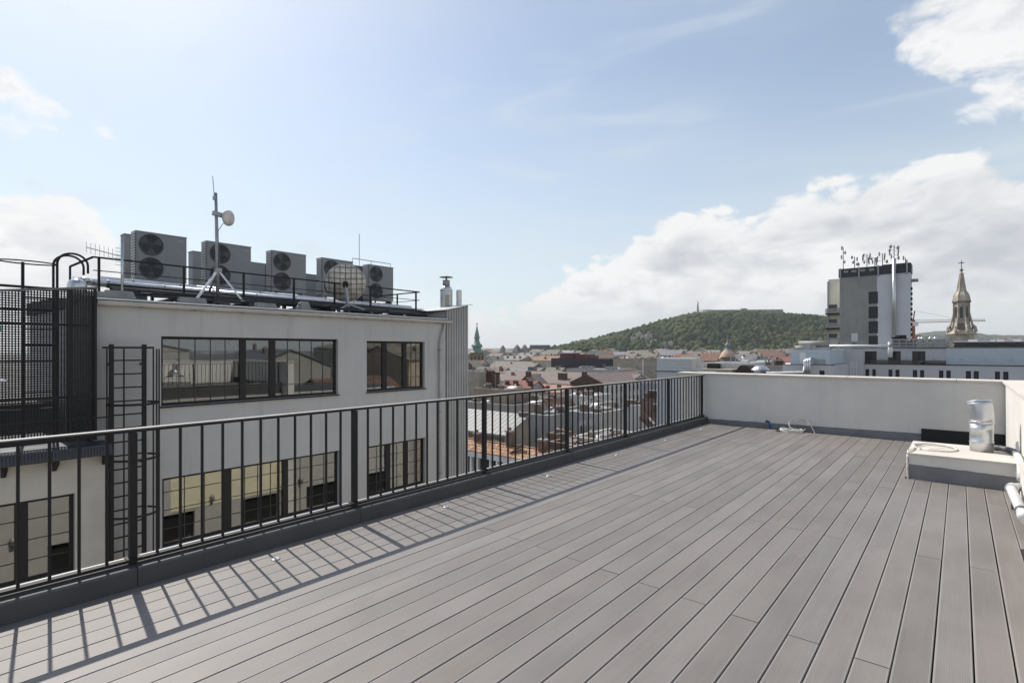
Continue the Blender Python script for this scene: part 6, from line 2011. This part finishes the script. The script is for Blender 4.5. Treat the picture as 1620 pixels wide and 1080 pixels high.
MB().box(pS.x - 15 * k_, pS.x + 15 * k_, YS - 15 * k_, YS + 15 * k_, GROUND, pS.z + 3 * k_).build('base_tower', stn, ss)
oct([(21, 3), (23, 5), (22, 7), (18, 9), (16, 12)], 'base_cornice', stn)
oct([(16, 12), (14.5, 14), (13.2, 20), (12.6, 24)], 'plinth_drum', stn)
oct([(11.8, 24), (11.6, 54), (12.5, 54.5)], 'drum', stn)
oct([(14.2, 54.6), (14.6, 56), (13.4, 57.5)], 'cornice', stn_d)
oct([(13.4, 57.5), (13.0, 61), (11.3, 66), (8.6, 70), (7.0, 72), (7.4, 73), (6.4, 74)], 'cupola', stn)
oct([(6.4, 74), (6.0, 77), (4.6, 88), (3.0, 98), (2.2, 102), (1.0, 103)], 'spire', stn)
oct([(.5, 103), (2.6, 105), (2.9, 106.5), (1.2, 108), (.5, 109)], 'finial', stn_d)
MB().box(pS.x - .45 * k_, pS.x + .45 * k_, YS - .4 * k_, YS + .4 * k_, pS.z + 109 * k_, pS.z + 121 * k_).box(pS.x - 3.6 * k_, pS.x + 3.6 * k_, YS - .35 * k_, YS + .35 * k_, pS.z + 116.5 * k_, pS.z + 117.6 * k_).build('cross', rail_m, ss)
for j in range(8):
    a = R(45 * j)
    n_ = Vector((math.cos(a), math.sin(a), 0))
    t_ = Vector((-n_.y, n_.x, 0))
    c = Vector(C) + n_ * (9.5 * k_)
    q = []
    for s_, z_ in ((-2.0, 30), (2.0, 30), (2.0, 45), (1.2, 47.5), (0, 48.5), (-1.2, 47.5), (-2.0, 45)):
        q.append(c + t_ * s_ * k_ + Vector((0, 0, z_ * k_)))
    m_ = MB()
    m_._add(q + [x + n_ * .35 * k_ for x in q], [tuple(range(7, 14)), ] + [(i, (i + 1) % 7, 7 + (i + 1) % 7, 7 + i) for i in range(7)])
    m_.build('belfry_opening', win_dark, ss)
    a = R(45 * j + 22.5)
    n_ = Vector((math.cos(a), math.sin(a), 0))
    b = Vector(C) + n_ * (10.5 * k_)
    MB().path([b + Vector((0, 0, 24 * k_)), b + Vector((0, 0, 54 * k_))], .95 * k_, 6).build('pilaster', stn, ss)
    b = Vector(C)
    MB().path([b + n_ * 19 * k_ + Vector((0, 0, 8 * k_)), b + n_ * 17.5 * k_ + Vector((0, 0, 15 * k_)), b + n_ * 14 * k_ + Vector((0, 0, 20 * k_)), b + n_ * 12.2 * k_ + Vector((0, 0, 29 * k_)), b + n_ * 10.8 * k_ + Vector((0, 0, 38 * k_))], [2.2 * k_, 1.9 * k_, 1.5 * k_, 1.1 * k_, .6 * k_], 6).build('scroll_buttress', stn, ss)
    MB().path([b + n_ * 11.6 * k_ + Vector((0, 0, 58 * k_)), b + n_ * 10.0 * k_ + Vector((0, 0, 66 * k_)), b + n_ * 6.1 * k_ + Vector((0, 0, 73 * k_)), b + n_ * 2.1 * k_ + Vector((0, 0, 101 * k_))], .55 * k_, 5).build('rib', stn, ss)
    MB().lathe([(1.6 * k_, 0), (1.8 * k_, 2 * k_), (1.0 * k_, 3.5 * k_), (1.3 * k_, 5 * k_), (.3 * k_, 8 * k_)], tuple(b + n_ * 18.6 * k_ + Vector((0, 0, 9 * k_))), 7).build('urn', stn_d, ss)
for j in range(4):
    a = R(90 * j - 90)
    n_ = Vector((math.cos(a), math.sin(a), 0))
    t_ = Vector((-n_.y, n_.x, 0))
    c = Vector(C) + n_ * (13.4 * k_)
    MB(Matrix.Translation(c + Vector((0, 0, 16 * k_))) @ Matrix.Rotation(a, 4, 'Z') @ Matrix.Rotation(R(90), 4, 'Y')).lathe([(6.0 * k_, -1.2 * k_), (6.2 * k_, .3 * k_), (4.8 * k_, .9 * k_), (4.6 * k_, .3 * k_)], n=20).build('clock_rosette', stn_d, ss)

# ------------------------------------------------------------------ tower crane
dk_ = 300.0
red_w = mat('crane_red', (0.38, 0.10, 0.07), 0.6, var=0.2)
cr = empty('tower_crane', tuple(at(1444, 540, dk_)), 'red and white tower crane behind the concrete tower', 'crane')
a, b = at(1443, 510.5, dk_), at(1559, 507.5, dk_ - 22)
vv = (b - a)
MB().path([a + Vector((0, 0, 0)), b], .22, 4).build('jib_chord', red_w, cr)
MB().path([a + Vector((0, 0, 1.6)), b + Vector((0, 0, .6))], .18, 4).build('jib_chord', white_m, cr)
lat = MB()
for k in range(24):
    p_, q_ = a + vv * (k / 24), a + vv * ((k + 1) / 24)
    lat.path([p_, p_ + vv / 48 + Vector((0, 0, 1.5)), q_], .09, 4)
lat.build('jib_lattice', red_w, cr)
mz = at(1445, 500, dk_)
MB().box(mz.x - .8, mz.x + .8, mz.y - .8, mz.y + .8, GROUND, mz.z - 2).build('mast', red_w, cr)
MB().box(mz.x - 1.0, mz.x + 2.2, mz.y - 1.0, mz.y + 1.0, mz.z - 5.5, mz.z - 3.2).build('cab', white_m, cr)
MB().path([mz + Vector((0, 0, -2)), mz + Vector((.6, 0, 3))], .4, 4).build('apex', red_w, cr)
MB().path([mz + Vector((.6, 0, 3)), a + vv * .62 + Vector((0, 0, 1.4))], .07, 4).build('tie_bar', galv_d, cr)

# ------------------------------------------------------------------ far houses
def lerp_name(u):
    for lim, nm in ((775, 'below the copper spire'), (835, 'below the small skyline towers'), (880, 'below the blue slab block'), (940, 'near the dark red roof boxes'), (990, 'near the orange container'), (1045, 'below the crags'), (1110, 'below the hill monument'), (1165, 'near the dome'), (1230, 'below the hill fort')):
        if u < lim: return nm
    return 'by the blue box wing'


hr_ = random.Random(21)
far_lab = 'far-off house among the crowded roofs below the hill'
near_lab = 'crowded old town house with chimneys between the larger roofs'
n_far = 0
for (d, n_, zlo, zhi, us0, us1) in ((118, 9, -17, -13, 735, 1010), (240, 16, -13, -8, 735, 1330), (300, 22, -11, -6, 735, 1330), (370, 24, -10, -4.5, 735, 1330), (450, 26, -9.5, -3.5, 735, 1330), (550, 28, -9, -2.5, 730, 1330), (670, 28, -9, -1.5, 730, 1330), (820, 30, -9, 0, 730, 1330), (1000, 32, -9, 1, 725, 1330), (2300, 30, 0, 34, 1450, 1640)):
    for k in range(n_):
        u = us0 + (us1 - us0) * (k + hr_.uniform(.1, .9)) / n_
        dd = d * hr_.uniform(.93, 1.07)
        p = at(u, HZ, dd)
        s_ = 1.0 if d < 500 else (1.35 if d < 2000 else 1.9)
        w_, e_ = hr_.uniform(9, 19) * s_, hr_.uniform(9, 14) * s_
        ze = hr_.uniform(zlo, zhi)
        if d > 2000: ze = (hr_.uniform(0.2, 0.8)) * (EYE + (HZ - 529) / FPX * 2900) - 6
        rise = hr_.uniform(2.2, 4.2) * s_
        rd = hr_.choice(('x', 'x', 'y', 'flat'))
        wall = hr_.choice(WALLS)
        roof = hr_.choice(TILES)
        ch = [(hr_.uniform(.1, .9), hr_.uniform(.3, .7), hr_.uniform(.8, 1.6), hr_.uniform(.8, 1.5)) for _ in range(hr_.choice((1, 2, 3)) if d < 700 else (1 if d < 1500 else 0))]
        rn = {'mauve_roof_tiles': 'mauve tiled', 'brown_roof_tiles': 'brown tiled', 'red_roof_tiles': 'red tiled', 'orange_roof_tiles': 'orange tiled', 'grey_brown_roof_tiles': 'grey-brown tiled', 'blue_grey_roof_sheet': 'blue-grey sheet', 'pale_roof_felt': 'pale felt'}[roof.name]
        if rd == 'flat': roof, rn = felt, 'flat'
        rng = 'in the nearer rows' if d < 400 else ('in the middle rows' if d < 700 else 'in the last rows')
        where = lerp_name(u)
        lab = ('old town house with %s roof and chimneys %s' % (rn, where)) if d < 200 else ('far-off house with %s roof %s %s' % (rn, rng, where) if d < 2000 else 'tiny house with %s roof on the far hills %s' % (rn, 'between tower and steeple' if u < 1500 else ('behind the steeple' if u < 1545 else ('right of the steeple' if u < 1590 else 'at the right edge'))))
        grp = 'old town houses between the big roofs' if d < 200 else ('far houses below the hill' if d < 2000 else 'houses on the far hills')
        hh, rf_ = house(lab, p.x - w_ / 2, p.x + w_ / 2, p.y, p.y + e_, ze, ze + rise, rd, wall, roof, ch, group=grp, over=.35, off=.5, zb=GROUND if d < 2000 else ze - 25)
        if d < 330 and hr_.random() < .8:
            put_windows(hh, 'x', p.x + w_ / 2, [p.y + 1.5 + 2.6 * j for j in range(int((e_ - 2) / 2.6))], [ze - 2.6, ze - 5.8], 1.1, 1.7)
            put_windows(hh, 'y', p.y, [p.x - w_ / 2 + 1.5 + 2.6 * j for j in range(int((w_ - 2) / 2.6))], [ze - 2.6, ze - 5.8], 1.1, 1.7)
        n_far += 1
# a few slim towers on the skyline left of the hill
for u, v, w_, lab in ((795.5, 551.5, 4.5, 'small dark church tower far off on the skyline'), (830, 551.5, 5.5, 'blunt grey tower block far off on the skyline'), (818, 555, 8, 'pale far block on the skyline between the two towers')):
    p = at(u, v, 640)
    e = empty('far_tower', (p.x, p.y, GROUND), lab, 'tower')
    MB().box(p.x - w_ / 2, p.x + w_ / 2, p.y - w_ / 2, p.y + w_ / 2, GROUND, p.z).build('wall', WALLS[2], e)
    MB().lathe([(w_ * .72, 0), (w_ * .3, w_ * .7), (.1, w_ * 1.0)], (p.x, p.y, p.z + .01), 4, smooth=False, a0=R(45)).build('roof', slate, e)
# roofs on our other side, mirrored in the windows opposite
for i, (x, y, w_, e_, ze, rd, lab) in enumerate(((16, 6, 12, 14, -3.4, 'x', 'red roofed house behind the low wall, mirrored in the wide upper window'), (18, 24, 14, 12, -3.2, 'y', 'beige house mirrored in the narrow upper window'), (36, -4, 14, 16, -1.8, 'x', 'tall beige house mirrored behind the terrace'), (40, 18, 16, 14, -1.2, 'x', 'grey roofed house mirrored in the upper windows'), (34, 38, 14, 12, -2.5, 'y', 'brown house mirrored in the narrow upper window beyond the beige one'), (62, -30, 20, 16, 2.2, 'x', 'far brown house mirrored in the wide upper window'), (70, 2, 18, 18, 2.6, 'x', 'far red roofed house mirrored in the wide upper window'), (66, 40, 20, 16, 1.5, 'x', 'far grey house mirrored between the upper windows'), (60, 70, 20, 16, 2.4, 'y', 'far tan house mirrored in the narrow upper window'), (120, 20, 40, 30, 4.5, 'x', 'large far house mirrored on the skyline of the upper windows'), (110, 100, 40, 30, 5.0, 'x', 'second large far house mirrored on the skyline of the narrow window'))):
    house(lab, x, x + w_, y, y + e_, ze - 3, ze, rd, WALLS[i % 5], (tile_red, tile_brown, tile_mauve, slate, tile_brown, tile_brown, tile_red, slate, tile_grey, tile_mauve, tile_grey)[i], ((.3, .4, 1.0), (.7, .5, 1.2)), off=.5)

# ------------------------------------------------------------------ air
hm_ = bpy.data.materials.new('thin_haze')
hm_.use_nodes = True
ht = hm_.node_tree
ht.nodes.remove(ht.nodes['Principled BSDF'])
pv_ = ht.nodes.new('ShaderNodeVolumePrincipled')
pv_.inputs['Color'].default_value = (0.92, 0.95, 1.0, 1)
pv_.inputs['Density'].default_value = 0.75e-4
pv_.inputs['Anisotropy'].default_value = 0.3
ht.links.new(pv_.outputs[0], ht.nodes['Material Output'].inputs['Volume'])
MB().box(-9020, 9020, -9020, 9020, GROUND - 4.0, 190).build('haze', hm_, label='thin pale haze in the air over the city', kind='stuff')
sc.cycles.volume_bounces = 0
